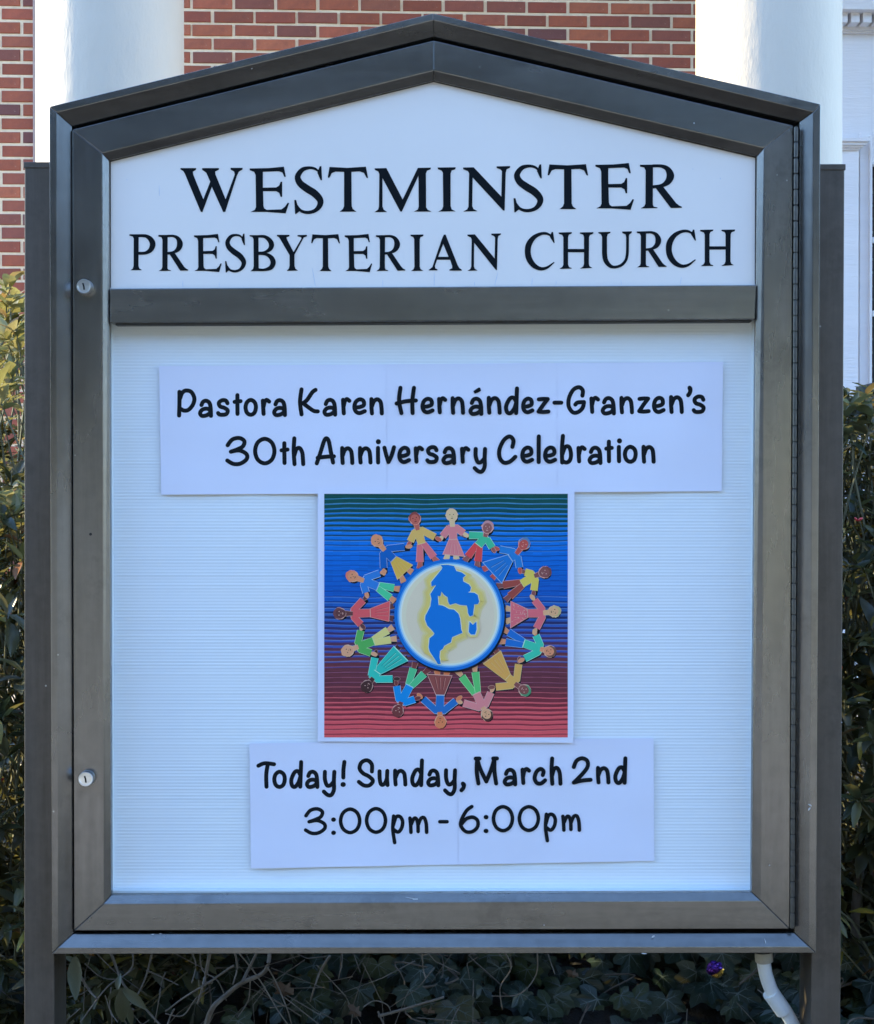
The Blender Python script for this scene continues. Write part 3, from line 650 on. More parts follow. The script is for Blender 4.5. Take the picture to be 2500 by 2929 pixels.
L3 = [('T',(98,265,222,460)),('o',(232,355,300,462)),('d',(373,493,218,460)),('a',(508,630,300,462)),('y',(650,773,300,530)),('!',(803,860,212,448)),('S',(945,1098,203,450)),('u',(1118,1222,293,448)),('n',(1248,1372,290,443)),('d',(1393,1512,203,447)),('a',(1530,1650,288,448)),('y',(1672,1791,285,520))]
L3b = [(',',(100,157,395,490)),('M',(220,435,187,433)),('a',(465,588,283,440)),('r',(615,705,275,428)),('c',(717,840,275,432)),('h',(857,970,187,435)),('2',(1045,1225,187,430)),('n',(1250,1375,268,425)),('d',(1397,1518,187,427))]
L4 = [('3',(498,695,613,850)),(':',(725,773,705,848)),('0',(793,985,617,847)),('0',(1012,1203,613,843)),('p',(1230,1347,675,930)),('m',(1375,1550,685,843)),('-',(1630,1722,722,752))]
L4b = [('6',(93,273,595,838)),(':',(300,350,683,830)),('0',(372,563,595,827)),('0',(590,782,595,825)),('p',(808,925,660,913)),('m',(955,1128,672,825))]
off2 = (1280 - 700) * 2.9483
hand_line(L3 + sh(L3b, off2), 700, 2100, 2.9483, 5.9, YP, n2)
hand_line(L4 + sh(L4b, off2), 700, 2100, 2.9483, 5.3, YP, n2)

# ------------------------------------------------------------------ poster
YQ = .0324
po = thing('globe_poster', P(1275, 2122, YQ), 'square colour poster of small figures hand in hand around a globe', 'poster')
WS[0] = 0.0
sheet(((909,1402), (1643,1401), (1640,2125), (909,2121)), YQ, po, 'poster_sheet', 20, 20, 0)
PV, PF, PC = [], [], []
def addp(pts, tris, col, z):
    n = len(PV)
    for q in pts:
        p = P(q[0], q[1], YQ); p.y += wob(p.x, p.z) - z; PV.append(p)
    for t_ in tris: PF.append(tuple(i + n for i in t_)); PC.append(col)
def tozone(zn, x, y):
    ox, oy = {'A': (900,1390), 'B': (1260,1390), 'C': (900,1750), 'D': (1260,1750)}[zn]; return (ox + x / 4.6553, oy + y / 4.6553)
# striped ground
rs = random.Random(21); x0p, x1p, y0p, y1p = 927.5, 1624, 1412.5, 2109
def lerpc(a, b, t): t = max(0, min(1, t)); return tuple(a[i] + (b[i]-a[i])*t for i in range(3))
def stripe(y, ph):
    t = (y - y0p) / (y1p - y0p); fr = ((y - y0p) / 14.6 + ph) % 1
    keys = [(0, (14,64,70), (20,100,150), .12), (.05, (14,64,74), (12,100,190), .2), (.14, (12,60,84), (8,98,205), .55), (.22, (8,62,140), (8,95,205), .78), (.32, (8,62,156), (8,84,188), .88),
            (.42, (12,54,140), (12,76,178), .8), (.50, (22,42,100), (34,78,165), .5), (.58, (52,44,95), (38,72,170), .5), (.66, (82,46,64), (48,66,160), .36), (.74, (80,44,62), (62,52,110), .12), (.80, (80,42,60), (84,44,62), .2),
            (.83, (92,42,60), (150,70,90), .15), (.88, (98,42,60), (170,74,94), .42), (.94, (104,42,60), (176,76,96), .66), (1, (112,46,62), (176,78,96), .86)]
    for i in range(len(keys) - 1):
        if keys[i][0] <= t <= keys[i+1][0] + 1e-6:
            q = (t - keys[i][0]) / (keys[i+1][0] - keys[i][0]); a = lerpc(keys[i][1], keys[i+1][1], q); b = lerpc(keys[i][2], keys[i+1][2], q); du = keys[i][3] + (keys[i+1][3] - keys[i][3]) * q
            break
    else: a, b, du = keys[-1][1:]
    e = .10; s = max(0, min(1, (fr - (1 - du)) / e)) if fr > 1 - du else (max(0, 1 - fr / e) if du > .15 else 0)
    c = lerpc(a, b, s)
    if 1 - du < fr < 1 - du + .14 and du < .8: c = lerpc(c, (130, 160, 210) if t < .7 else (205, 120, 140), .35)
    return c
NR, NC = 480, 28; cols = []; phs = [rs.uniform(0, 6) for _ in range(8)]
grid = []
for j in range(NR + 1):
    y = y0p + (y1p - y0p) * j / NR
    fade = min(1, (y - y0p) / 12, (y1p - y) / 12)
    row = []
    for i in range(NC + 1):
        x = x0p + (x1p - x0p) * i / NC
        wv = .62 * (1.8 * math.sin(x / 55 + phs[0] + y / 90) + 1.2 * math.sin(x / 23 + phs[1] + y / 37) + .8 * math.sin(x / 120 + y / 11)) * fade
        row.append((x, y + wv))
    grid += row
tr = [(j*(NC+1)+i, j*(NC+1)+i+1, (j+1)*(NC+1)+i+1, (j+1)*(NC+1)+i) for j in range(NR) for i in range(NC)]
n_ = len(PV)
for q in grid: p = P(q[0], q[1], YQ); p.y += wob(p.x, p.z) - .00025; PV.append(p)
for j in range(NR):
    c0 = stripe(y0p + (y1p - y0p) * (j + .5) / NR, 0)
    for i in range(NC):
        k = rs.uniform(.93, 1.06); PF.append(tuple(a + n_ for a in tr[j*NC+i])); PC.append(tuple(min(255, x*k) for x in c0))
zc = [.00030]
def shape(pts, col):
    fl, t_ = tess([pts]); addp(fl, t_, col, zc[0]); zc[0] += .00002
def strip_(pts, hw, col):
    V2, F2 = ribbon2(pts, hw, 0); addp(V2, F2, col, zc[0]); zc[0] += .00002
def ell(x, y, rx, ry, ang=0, n=16):
    return [(x + rx*math.cos(a)*math.cos(ang) - ry*math.sin(a)*math.sin(ang), y + rx*math.cos(a)*math.sin(ang) + ry*math.sin(a)*math.cos(ang)) for a in [2*math.pi*k/n for k in range(n)]]
FIGS = [ # zone, head, chest, waist, hand, hand, foot, foot, skin, top, bottom, hem (or None), hair
 ('A',(1335,440),(1370,570),(1425,765),(1258,772),(1648,705),(1400,1080),(1625,1000),(150,84,84),(224,184,118),(196,108,130),None,(110,60,66)),
 ('B',(150,395),(160,525),(168,710),(5,700),(335,650),(80,965),(210,960),(226,196,172),(220,134,156),(220,134,156),((35,905),(318,935)),(226,196,172)),
 ('B',(625,555),(605,665),(505,790),(335,655),(705,850),(330,985),(490,1060),(118,78,86),(52,160,138),(186,68,80),None,(150,120,140)),
 ('B',(1110,775),(1025,895),(930,960),(740,835),(1058,1125),(580,1105),(700,1215),(150,72,76),(26,104,192),(22,98,190),((570,1020),(815,1290)),(70,110,160)),
 ('B',(1385,1150),(1265,1190),(1085,1300),(1100,1140),(1238,1430),(765,1330),(875,1510),(104,68,78),(222,204,108),(124,62,64),None,(90,60,70)),
 ('B',(1510,1670),(1385,1690),(1160,1695),(1225,1485),(1255,1935),(885,1630),(885,1800),(224,176,150),(216,108,134),(214,108,134),((940,1540),(935,1885)),(150,150,120)),
 ('D',(1450,525),(1345,500),(1110,420),(1255,275),(1075,645),(845,235),(800,392),(224,150,128),(48,164,156),(24,92,186),None,(90,70,70)),
 ('D',(1115,1040),(1005,965),(895,870),(1048,640),(680,1005),(745,525),(590,645),(104,66,72),(226,176,108),(222,168,100),((800,525),(575,695)),(60,120,100)),
 ('D',(615,1365),(570,1285),(478,1085),(250,1198),(690,1030),(235,795),(455,725),(232,172,148),(208,132,152),(72,164,108),None,(60,40,44)),
 ('C',(1675,1455),(1665,1350),(1672,1110),(1400,1120),(1925,1150),(1632,800),(1760,815),(204,124,96),(28,92,176),(112,64,70),((1505,835),(1825,855)),(204,124,96)),
 ('C',(1110,1310),(1145,1215),(1265,985),(1085,940),(1370,1150),(1335,690),(1505,775),(92,50,58),(14,116,204),(62,160,128),None,(92,50,58)),
 ('C',(700,985),(770,895),(835,800),(815,550),(1095,892),(1112,475),(1225,620),(56,38,44),(40,164,168),(36,158,164),((1050,465),(1235,655)),(56,38,44)),
 ('C',(445,515),(565,470),(785,390),(625,205),(790,560),(1030,210),(1075,358),(232,172,152),(66,146,86),(236,222,156),None,(232,172,152)),
 ('A',(340,1695),(490,1700),(740,1690),(680,1485),(640,1870),(1030,1600),(1030,1765),(78,52,62),(198,86,104),(196,84,102),((1000,1535),(985,1800)),(90,60,72)),
 ('A',(505,1205),(640,1255),(845,1340),(915,1145),(695,1450),(1115,1370),(1055,1525),(232,154,130),(36,104,196),(58,168,140),None,(200,120,110)),
 ('A',(835,735),(920,845),(1050,975),(1255,805),(922,1145),(1285,1140),(1180,1265),(234,156,130),(12,80,172),(228,184,96),((1300,1055),(1105,1240)),(234,156,130)),
]
S_ = 1 / 4.6553
def U(a, b):
    d = (b[0]-a[0], b[1]-a[1]); l = math.hypot(*d) or 1; return (d[0]/l, d[1]/l)
def draw_person(fg):
    zn = fg[0]; pt = lambda q: tozone(zn, *q)
    head, chest, waist, h1, h2, f1, f2 = [pt(q) for q in fg[1:8]]; skin, top, bot, hem, hair = fg[8:]
    ax = U(waist, chest); nx_ = (-ax[1], ax[0]); w1, w2 = 11.5, 11.0
    sh1 = (chest[0] + nx_[0]*8 - ax[0]*5, chest[1] + nx_[1]*8 - ax[1]*5); sh2 = (chest[0] - nx_[0]*8 - ax[0]*5, chest[1] - nx_[1]*8 - ax[1]*5)
    # which hand goes with which shoulder
    if math.hypot(sh1[0]-h1[0], sh1[1]-h1[1]) + math.hypot(sh2[0]-h2[0], sh2[1]-h2[1]) > math.hypot(sh1[0]-h2[0], sh1[1]-h2[1]) + math.hypot(sh2[0]-h1[0], sh2[1]-h1[1]): sh1, sh2 = sh2, sh1
    ha = U(chest, head); hang = math.atan2(ha[1], ha[0]); ed = lerpc(top, (235, 235, 245), .55); eb = lerpc(bot, (235, 235, 245), .45)
    sh_ = (12, 18, 30)
    tors = [(chest[0]+nx_[0]*12+ax[0]*1, chest[1]+nx_[1]*12+ax[1]*1), (chest[0]-nx_[0]*12+ax[0]*1, chest[1]-nx_[1]*12+ax[1]*1), (waist[0]-nx_[0]*w2, waist[1]-nx_[1]*w2), (waist[0]+nx_[0]*w2, waist[1]+nx_[1]*w2)]
    def limb(a, b, ha_, hb_, col, edge, off=(0, 0)):
        a = (a[0]+off[0], a[1]+off[1]); b = (b[0]+off[0], b[1]+off[1])
        if edge: strip_([(*a, ha_+1.1), (*b, hb_+1.1)], 1, edge)
        strip_([(*a, ha_), (*b, hb_)], 1, col)
    def at(a, b, t): return (a[0]+(b[0]-a[0])*t, a[1]+(b[1]-a[1])*t)
    so_ = (3.2, 5.2)
    for h, s in ((h1, sh1), (h2, sh2)): limb(s, h, 9, 7.5, sh_, None, so_)
    shape([(x+so_[0], y+so_[1]) for x, y in ell(head[0], head[1], 17, 15, hang)], sh_)
    if hem:
        H1, H2 = pt(hem[0]), pt(hem[1])
        if math.hypot(H1[0]-tors[2][0], H1[1]-tors[2][1]) > math.hypot(H1[0]-tors[3][0], H1[1]-tors[3][1]): H1, H2 = H2, H1
        sk = [tors[3], tors[2], H1, H2]; shape([(x+so_[0], y+so_[1]) for x, y in sk], sh_)
    else:
        for f_ in (f1, f2): limb(waist, f_, 9, 8, sh_, None, so_)
    # feet / legs
    m_ = ((f1[0]+f2[0])/2, (f1[1]+f2[1])/2)
    for f_ in (f1, f2):
        d = U(waist, f_); k0 = (f_[0]-d[0]*16, f_[1]-d[1]*16) if not hem else (f_[0]-d[0]*20, f_[1]-d[1]*20); e_ = (f_[0]+d[0]*4, f_[1]+d[1]*4)
        limb(k0, e_, 5.2, 8.0, skin, lerpc(skin, (240, 225, 225), .45))
    if hem:
        cx_, cy_ = sum(q[0] for q in sk)/4, sum(q[1] for q in sk)/4
        big = [(x + (x-cx_)*.05 + (1 if x > cx_ else -1)*.6, y + (y-cy_)*.05 + (1 if y > cy_ else -1)*.6) for x, y in sk]
        shape(big, eb); shape(sk, bot)
        for q in (.28, .5, .72):   # folds of the skirt
            a = at(tors[3], tors[2], q); b = at(H2, H1, q); strip_([at(a, b, .25) + (.5,), at(a, b, .6) + (1.3,), at(a, b, .92) + (.7,)], 1, lerpc(bot, (40, 20, 40), .28))
            strip_([(at(a, b, .3)[0]+2.2, at(a, b, .3)[1]+1, .4), (at(a, b, .9)[0]+2.2, at(a, b, .9)[1]+1, .8)], 1, lerpc(bot, (255, 240, 230), .3))
        if fg[1] == (1510,1670):
            rq = random.Random(4)
            for _ in range(34):
                u, v = rq.random(), rq.random(); a = at(at(tors[3], tors[2], u), at(H2, H1, u), v); shape(ell(*a, 1.2, 1.2, n=6), (240, 200, 215))
            for _ in range(14):
                u, v = rq.random(), rq.random(); a = at(at(tors[0], tors[1], u), at(tors[3], tors[2], u), v); shape(ell(*a, 1.2, 1.2, n=6), (240, 200, 215))
    else:
        hp1_, hp2_ = (waist[0]+nx_[0]*5, waist[1]+nx_[1]*5), (waist[0]-nx_[0]*5, waist[1]-nx_[1]*5)
        if math.hypot(hp1_[0]-f1[0], hp1_[1]-f1[1]) > math.hypot(hp2_[0]-f1[0], hp2_[1]-f1[1]): hp1_, hp2_ = hp2_, hp1_
        for hp_, f_ in ((hp1_, f1), (hp2_, f2)): 
            limb(hp_, at(hp_, f_, .78), 7.4, 10.2, bot, eb)
        for hp_, f_ in ((hp1_, f1), (hp2_, f2)): strip_([(*at(hp_, f_, .1), 5.0), (*at(hp_, f_, .72), 8.4)], 1, bot)
    # hands and sleeves
    for h, s in ((h1, sh1), (h2, sh2)):
        d = U(s, h); ang = math.atan2(d[1], d[0])
        shape(ell(h[0], h[1], 10.5, 6.2, ang), lerpc(skin, (245, 225, 225), .4)); shape(ell(h[0], h[1], 9.4, 5.1, ang), skin)
        limb(s, at(s, h, .80), 9.0, 9.6, top, ed)
    shape([(x + (x-(chest[0]+waist[0])/2)*.06, y + (y-(chest[1]+waist[1])/2)*.06) for x, y in tors], ed); shape(tors, top)
    for h, s in ((h1, sh1), (h2, sh2)): limb(s, at(s, h, .62), 8.2, 8.7, top, None)
    strip_([(*at(tors[3], tors[2], .0), 1.0), (*at(tors[3], tors[2], 1), 1.0)], 1, lerpc(top, (240, 230, 220), .5))
    # neck and head
    limb((chest[0]-ax[0]*4, chest[1]-ax[1]*4), head, 5.4, 8.6, skin, lerpc(skin, (240, 225, 225), .5))
    rl_ = random.Random(int(head[0]))
    hd = ell(head[0] + ha[0]*1.5, head[1] + ha[1]*1.5, 18.4, 16.8, hang, 22); hd = [(head[0] + (x-head[0])*q_, head[1] + (y-head[1])*q_) for (x, y), q_ in zip(hd, [rl_.uniform(.95, 1.08) for _ in range(22)])]
    shape(hd, lerpc(skin, (235, 215, 225), .5))
    nv = (-ha[1], ha[0])
    for s_ in (1, -1): shape(ell(head[0]+nv[0]*14*s_+ha[0]*2, head[1]+nv[1]*14*s_+ha[1]*2, 4.6, 4.0, n=9), lerpc(hair, (235, 205, 205), .35))
    shape([(head[0]+ha[0]*2.5 + (x-head[0])*.90, head[1]+ha[1]*2.5 + (y-head[1])*.90) for x, y in hd], hair); shape(ell(head[0]-ha[0]*1.5, head[1]-ha[1]*1.5, 14.8, 12.8, hang, 20), skin)
    dk = lerpc(skin, (10, 8, 12), .75) if sum(skin) > 300 else lerpc(skin, (245, 220, 225), .6)
    for s_ in (1, -1): shape(ell(head[0]+nv[0]*5.2*s_+ha[0]*3, head[1]+nv[1]*5.2*s_+ha[1]*3, 1.5, 1.5, n=8), dk)
    m0 = (head[0]-ha[0]*7, head[1]-ha[1]*7); strip_([(m0[0]-nv[0]*3.4, m0[1]-nv[1]*3.4, .5), (m0[0]-ha[0]*1, m0[1]-ha[1]*1, 1.0), (m0[0]+nv[0]*3.4, m0[1]+nv[1]*3.4, .5)], 1, dk)
    strip_([(head[0]-ha[0]*.5, head[1]-ha[1]*.5, .5), (head[0]-ha[0]*4+nv[0]*.8, head[1]-ha[1]*4+nv[1]*.8, .9)], 1, lerpc(dk, skin, .35))
for fg in FIGS: zc[0] = .00035; draw_person(fg)
zc[0] = .0017
GC = (1285.5, 1758.5)
shape(ell(GC[0]+3, GC[1]+5, 159, 160, n=64), (14, 20, 34))
shape(ell(*GC, 157.5, 159.5, n=72), (14, 92, 190)); shape(ell(*GC, 149, 151, n=72), (60, 130, 210)); shape(ell(*GC, 145, 147, n=72), (128, 176, 222)); shape(ell(*GC, 141, 143.5, n=72), (186, 204, 220)); shape(ell(*GC, 136, 139, n=64), (208, 208, 204))
shape(ell(GC[0]+2, GC[1]+2, 126, 130, n=64), (218, 208, 206))
land = [('B',0,1050),('B',100,1048),('B',180,1065),('B',210,1130),('B',280,1150),('B',335,1190),('B',300,1220),('B',302,1270),('B',380,1310),('B',405,1350),('B',395,1400),('B',365,1415),('B',450,1420),('B',495,1450),('B',515,1540),('B',495,1570),('B',450,1575),('B',440,1650),('B',430,1720),('B',390,1735),('B',365,1690),('B',362,1640),('B',350,1590),('B',260,1582),('B',200,1560),('B',125,1582),('B',102,1540),('B',95,1480),('B',50,1450),('B',12,1405),
 ('B',0,1465),('A',1640,1462),('A',1650,1583),('A',1700,1590),('B',60,1605),('B',110,1635),('B',180,1645),('B',240,1700),('B',262,1769),('D',275,230),('D',292,275),('D',155,335),('D',140,400),('D',50,450),('D',20,510),('C',1720,440),('C',1705,490),('C',1668,520),('C',1662,600),('C',1680,695),('C',1640,695),('C',1615,650),('C',1530,520),('C',1518,470),('C',1530,350),('C',1580,310),('C',1595,285),('C',1560,240),('C',1500,180),('C',1470,100),('C',1475,50),('C',1500,5),
 ('A',1540,1600),('A',1555,1500),('A',1540,1440),('A',1615,1320),('A',1556,1335),('A',1552,1280),('A',1600,1220),('A',1690,1110),('A',1700,1085)]
LP = [tozone(*q) for q in land]; aus = [tozone('D', *q) for q in ((385,125),(430,170),(478,125),(480,230),(460,300),(405,300),(375,265))]
def inglobe(pts, m=137):
    out = []
    for q in pts:
        dx, dy = q[0]-GC[0], q[1]-GC[1]; d = math.hypot(dx, dy)
        out.append(q if d < m else (GC[0]+dx*m/d, GC[1]+dy*m/d) + tuple(q[2:]))
    return out
def ring(pts, hw, col, m=150):
    c_ = pts + [pts[0], pts[1]]; V2, F2 = ribbon2(c_, hw, 0); V2 = inglobe(V2, m)
    for q_ in F2: addp([V2[i_] for i_ in q_], [(0, 1, 2, 3)], col, zc[0]); zc[0] += .000005
ring(LP, 24, (216,208,180), 131); ring(LP, 19, (218,206,158), 131); ring(LP, 14, (222,204,134), 132); ring(aus, 9, (216,206,160)); ring(LP, 2.4, (190,208,200), 147); ring(aus, 2.0, (190,214,224))
shape(inglobe(LP, 149), (12, 98, 196)); shape(aus, (12, 98, 196))
m_ = mesh('printed_picture', [v - BASE[po.name]['base'] for v in PV], PF, [PRINT])
ca = m_.color_attributes.new('Col', 'FLOAT_COLOR', 'CORNER'); arr = np.empty((len(m_.loops), 4), dtype=np.float32)
cc_ = {}; 
for pi, pl in enumerate(m_.polygons):
    c = PC[pi]; key = tuple(int(x) for x in c)
    if key not in cc_: cc_[key] = (*seen(key, .80), 1)
    arr[pl.loop_start:pl.loop_start + pl.loop_total] = cc_[key]
ca.data.foreach_set('color', arr.ravel())
link('printed_picture', m_, po)

# ------------------------------------------------------------------ conduit pipe under the cabinet
pc = thing('conduit_pipe', P(2185, 2740, .055), 'white plastic pipe bending down from the right underside of the sign', 'pipe')
yb = .055; cl = [P(2184, 2748, yb), P(2188, 2775, yb), P(2196, 2805, yb+.004), P(2208, 2835, yb+.008), P(2226, 2862, yb+.012), P(2247, 2893, yb+.016), P(2265, 2925, yb+.02), P(2285, 2965, yb+.026), P(2295, 3010, yb+.03), Vector((.47, .10, .38))]
cs = [Vector(p) for p in crom([tuple(q) for q in cl], 6)]
v, f = tube(cs, .0088, 20); part('pipe_bend', v, f, PVC, pc, smooth=True)
a = P(2184, 2732, yb); b = P(2186, 2750, yb); v, f = tube([a + Vector((0, 0, .004)), b, b + (b-a).normalized()*.0012], [.0115, .0113, .0095], 20); part('coupling', v, f, PVCD, pc, smooth=False)
a = P(2203, 2838, yb+.008); b = P(2242, 2893, yb+.015); v, f = tube([a, a + (b-a)*.02, b - (b-a)*.02, b], [.0104, .0108, .0108, .0104], 24); part('sleeve', v, f, PVC, pc, smooth=False)

# ------------------------------------------------------------------ leaves
def shrub_leaf(rr, curve=.25, wid=.15):
    n = 5; V = []; Fc = []
    for i in range(n + 1):
        u = i / n; w_ = wid * math.sin(math.pi * min(1, u * .93 + .04)) ** .8 * (1.15 - .35 * u) + (.004 if i in (0, n) else 0)
        z = -curve * u * u + .05 * u; tw = rr.uniform(-.02, .02)
        V += [(u, -w_, z + w_*.42 + tw), (u, 0, z), (u, w_, z + w_*.42 - tw)]
    for i in range(n):
        a = i*3; Fc += [(a, a+3, a+4, a+1), (a+1, a+4, a+5, a+2)]
    return V, Fc
def ivy_leaf(rr):
    out = []; lob = [(0, 1.0), (52, .80), (105, .62)]
    pts = []
    prof = [(0, .0), (180-22, .34), (180-42, .46), (122, .60), (104, .66), (84, .50), (66, .70), (52, .84), (36, .62), (22, .66), (9, .9), (0, 1.02)]
    right = []
    for ang, r_ in prof[1:]:
        a = R(ang); right.append((r_ * math.cos(a) * .62, r_ * math.sin(a) * .72))
    left = [(x, -y * rr.uniform(.9, 1.08)) for x, y in right[:-1]]
    outl = [(-.05, 0)] + right + left[::-1]
    V = [(0, 0, .03)] + [(x, y, -.10 * (x*x + y*y) + rr.uniform(-.02, .03)) for x, y in outl]
    n = len(outl); Fc = [(0, 1 + i, 1 + (i+1) % n) for i in range(n)]; mi = [0] * n
    for ang, r_ in ((0, .58), (50, .52), (-50, .52), (108, .40), (-108, .40)):
        a = R(ang); ex, ey = r_*math.cos(a), r_*math.sin(a) * 1.02; px_, py_ = -math.sin(a)*.013, math.cos(a)*.013
        b = len(V); V += [(px_, py_, .042), (-px_, -py_, .042), (ex, ey, -.10*(ex*ex+ey*ey) + .034)]; Fc.append((b, b+1, b+2)); mi.append(1)
        for q, s in ((.45, 1), (.45, -1)):
            sx, sy = ex*q, ey*q; a2 = a + s*.7; fx, fy = sx + math.cos(a2)*.17, sy + math.sin(a2)*.17
            b = len(V); hx, hy = -math.sin(a2)*.006, math.cos(a2)*.006
            V += [(sx+hx, sy+hy, .034), (sx-hx, sy-hy, .034), (fx, fy, -.10*(fx*fx+fy*fy) + .03)]; Fc.append((b, b+1, b+2)); mi.append(1)
    return V, Fc, mi
rl = random.Random(77)
LV = [shrub_leaf(rl, rl.uniform(.05, .4), rl.uniform(.16, .23)) for _ in range(8)]
LM = [mesh('leaf', v, f, [LEAF], smooth=True) for v, f in LV]
SUNLEAF = leafmat('sunlit_shrub_leaf', trans=.32, gloss=.2, stops=[(0, (.09, .10, .04)), (.3, (.20, .20, .07)), (.6, (.34, .30, .11)), (.85, (.40, .36, .20)), (.97, (.32, .12, .06))])  # paler yellow copy of the shrub leaf; sun highlights put into its colour
SUNLM = [mesh('leaf', v, f, [SUNLEAF], smooth=True) for v, f in LV]
IV = [ivy_leaf(rl) for _ in range(6)]
IM = [mesh('ivy_leaf', v, f, [IVY, VEIN], mi) for v, f, mi in IV]
def visible_px(px, py, m=0):
    return (-25 < px < 72 and 730 < py < 2960) or (2402 < px < 2530 and 1040 < py < 2960) or (195 < px < 2300 and 2725 < py < 2960)
def emit(parent, base, leaves, meshes, raw, mats, name, stuffname, two=False, maxp=290):
    """leaves: (matrix, variant); nearest ones in the picture's open places become parts, the rest one mesh"""
    sc_l = []
    for m, k in leaves:
        px, py, d = proj(m.translation); sc_l.append((d if visible_px(px, py) else 1e3 + d, m, k))
    sc_l.sort(key=lambda q: q[0])
    ind = [q for q in sc_l[:maxp] if q[0] < 1e3]; rest_ = sc_l[len(ind):]
    for _, m, k in ind:
        o = link(name, meshes[k], parent); mm_ = m.copy(); mm_.translation -= base; o.matrix_basis = mm_
    Vs, Fs, Ms, off = [], [], [], 0
    for _, m, k in rest_:
        rv = raw[k]; A = np.array([tuple(v) for v in rv[0]]); M = np.array(m)
        Vs.append(A @ M[:3, :3].T + M[:3, 3] - np.array(base)); Fs += [tuple(i + off for i in q) for q in rv[1]]; off += len(A)
        if two: Ms += rv[2]
    if Vs:
        me = mesh(stuffname, np.concatenate(Vs).tolist(), Fs, mats, Ms if two else None, smooth=not two)
        o = link(stuffname, me, parent); o['kind'] = 'stuff'
def basis(direction, roll, size, pos):
    q = direction.to_track_quat('X', 'Z').to_matrix().to_4x4(); m = Matrix.Translation(pos) @ q @ Matrix.Rotation(roll, 4, 'X') @ Matrix.Diagonal((size, size, size, 1)); return m
def shrub(name, label, group, base, cen, rad, ntips, seed, lim=5, extra=(), sunlit=False):
    rr = random.Random(seed); base = Vector(base); t_ = thing(name, base, label, 'shrub', group); cen = Vector(cen)
    leaves = []; stems = []
    tips = []
    while len(tips) < ntips:
        d = Vector((rr.gauss(0, 1), rr.gauss(0, 1), rr.gauss(0, 1))).normalized(); r_ = rr.uniform(.35, 1) ** .5
        r_ *= 1 + .10 * math.sin(d.x * 7 + seed) * math.sin(d.z * 6)
        p = cen + Vector((d.x * rad[0], d.y * rad[1], d.z * rad[2])) * r_
        if p.z < .46 or p.y < .17: continue
        tips.append((p, (d + Vector((0, -.25, .75)) + Vector((rr.uniform(-.4, .4), rr.uniform(-.4, .4), rr.uniform(-.3, .3)))).normalized()))
    for p, d in extra: tips.append((Vector(p), Vector(d).normalized()))
    sunlit_l = []
    for ti, (p, d) in enumerate(tips):
        dest = sunlit_l if sunlit and (ti >= ntips or (p.z > cen.z + .25 and rr.random() < .6)) else leaves
        nl = rr.randint(6, 9); up = Vector((.2, .1, 1)); s = d.cross(up).normalized() if abs(d.dot(up.normalized())) < .98 else Vector((1, 0, 0)); u = s.cross(d)
        for k in range(nl):
            a = 2*math.pi*k/nl*1.6 + rr.uniform(-.4, .4); sp = rr.uniform(.5, 1.35)
            ld = (d * math.cos(sp) + (s * math.cos(a) + u * math.sin(a)) * math.sin(sp)).normalized(); ld.z -= rr.uniform(0, .25)
            size = rr.uniform(.026, .055); dest.append((basis(ld, rr.uniform(-.5, .5), size, p - d * rr.uniform(0, .035)), rr.randrange(8)))
        e = p - d * rr.uniform(.10, .24) + Vector((rr.uniform(-.03, .03), rr.uniform(-.03, .03), -rr.uniform(.0, .08)))
        mid = (p + e) / 2 + Vector((rr.uniform(-.015, .015), 0, rr.uniform(-.015, .015)))
        stems.append(tube([p, mid, e], [.0011, .0017, .0022], 4, False))
    emit(t_, base, leaves, LM, LV, [LEAF], 'leaf', 'foliage', maxp=290 if not sunlit else 170)
    if sunlit: emit(t_, base, sunlit_l, SUNLM, LV, [SUNLEAF], 'leaf', 'sunlit_foliage', maxp=120)
    v, f = join(stems); o = part('twigs', v, f, GBARK, t_); o['kind'] = 'stuff'
    for k in range(lim):
        a = base + Vector((rr.uniform(-.08, .08), rr.uniform(-.06, .06), -.03)); e = cen + Vector((rr.uniform(-.7, .7)*rad[0], rr.uniform(-.5, .5)*rad[1], rr.uniform(-.1, .6)*rad[2]))
        pts = [tuple(a), tuple(a.lerp(e, .35) + Vector((rr.uniform(-.06, .06), rr.uniform(-.05, .05), .02))), tuple(a.lerp(e, .7) + Vector((rr.uniform(-.05, .05), rr.uniform(-.05, .05), 0))), tuple(e)]
        c_ = [Vector(q) for q in crom(pts, 4)]; v, f = tube(c_, [.011 - .008*i/(len(c_)-1) for i in range(len(c_))], 7); part('branch', v, f, BARK, t_, smooth=True)
    return t_
def bud(parent, p, n=5, seed=0):
    rr = random.Random(seed); sh_l = []
    for k in range(n):
        d = Vector((rr.uniform(-1, 1), rr.uniform(-1, .2), rr.uniform(0, 1))).normalized(); q = Vector(p)
        v, f = tube([q, q + d*.003, q + d*.007, q + d*.009], [.0008, .0020, .0017, .0004], 6); sh_l.append((v, f))
    v, f = join(sh_l); return part('flower_bud', v, f, BUD, parent, smooth=True)
GS = 'evergreen shrubs behind the sign'
spr = [(P(18, 800, .55), (0, -.1, 1)), (P(30, 860, .55), (.3, 0, 1)), (P(55, 880, .6), (.6, 0, 1)), (P(5, 900, .6), (-.3, 0, 1)), (P(45, 940, .5), (.2, -.3, 1)), (P(15, 960, .5), (-.2, -.4, 1)), (P(60, 1000, .6), (.3, -.4, .8))]
_r = random.Random(12)
spr += [(P(_r.uniform(-30, 66), _r.uniform(840, 1230), _r.uniform(.45, .9)), (_r.uniform(-.6, .6), _r.uniform(-.4, .1), 1)) for _ in range(26)]
s1 = shrub('evergreen_shrub', 'leafy evergreen shrub left of the left post, its top leaves yellow in the sun', GS, (-.78, .75, .43), (-.70, .64, 1.02), (.42, .42, .58), 1500, 1, 6, spr, True)
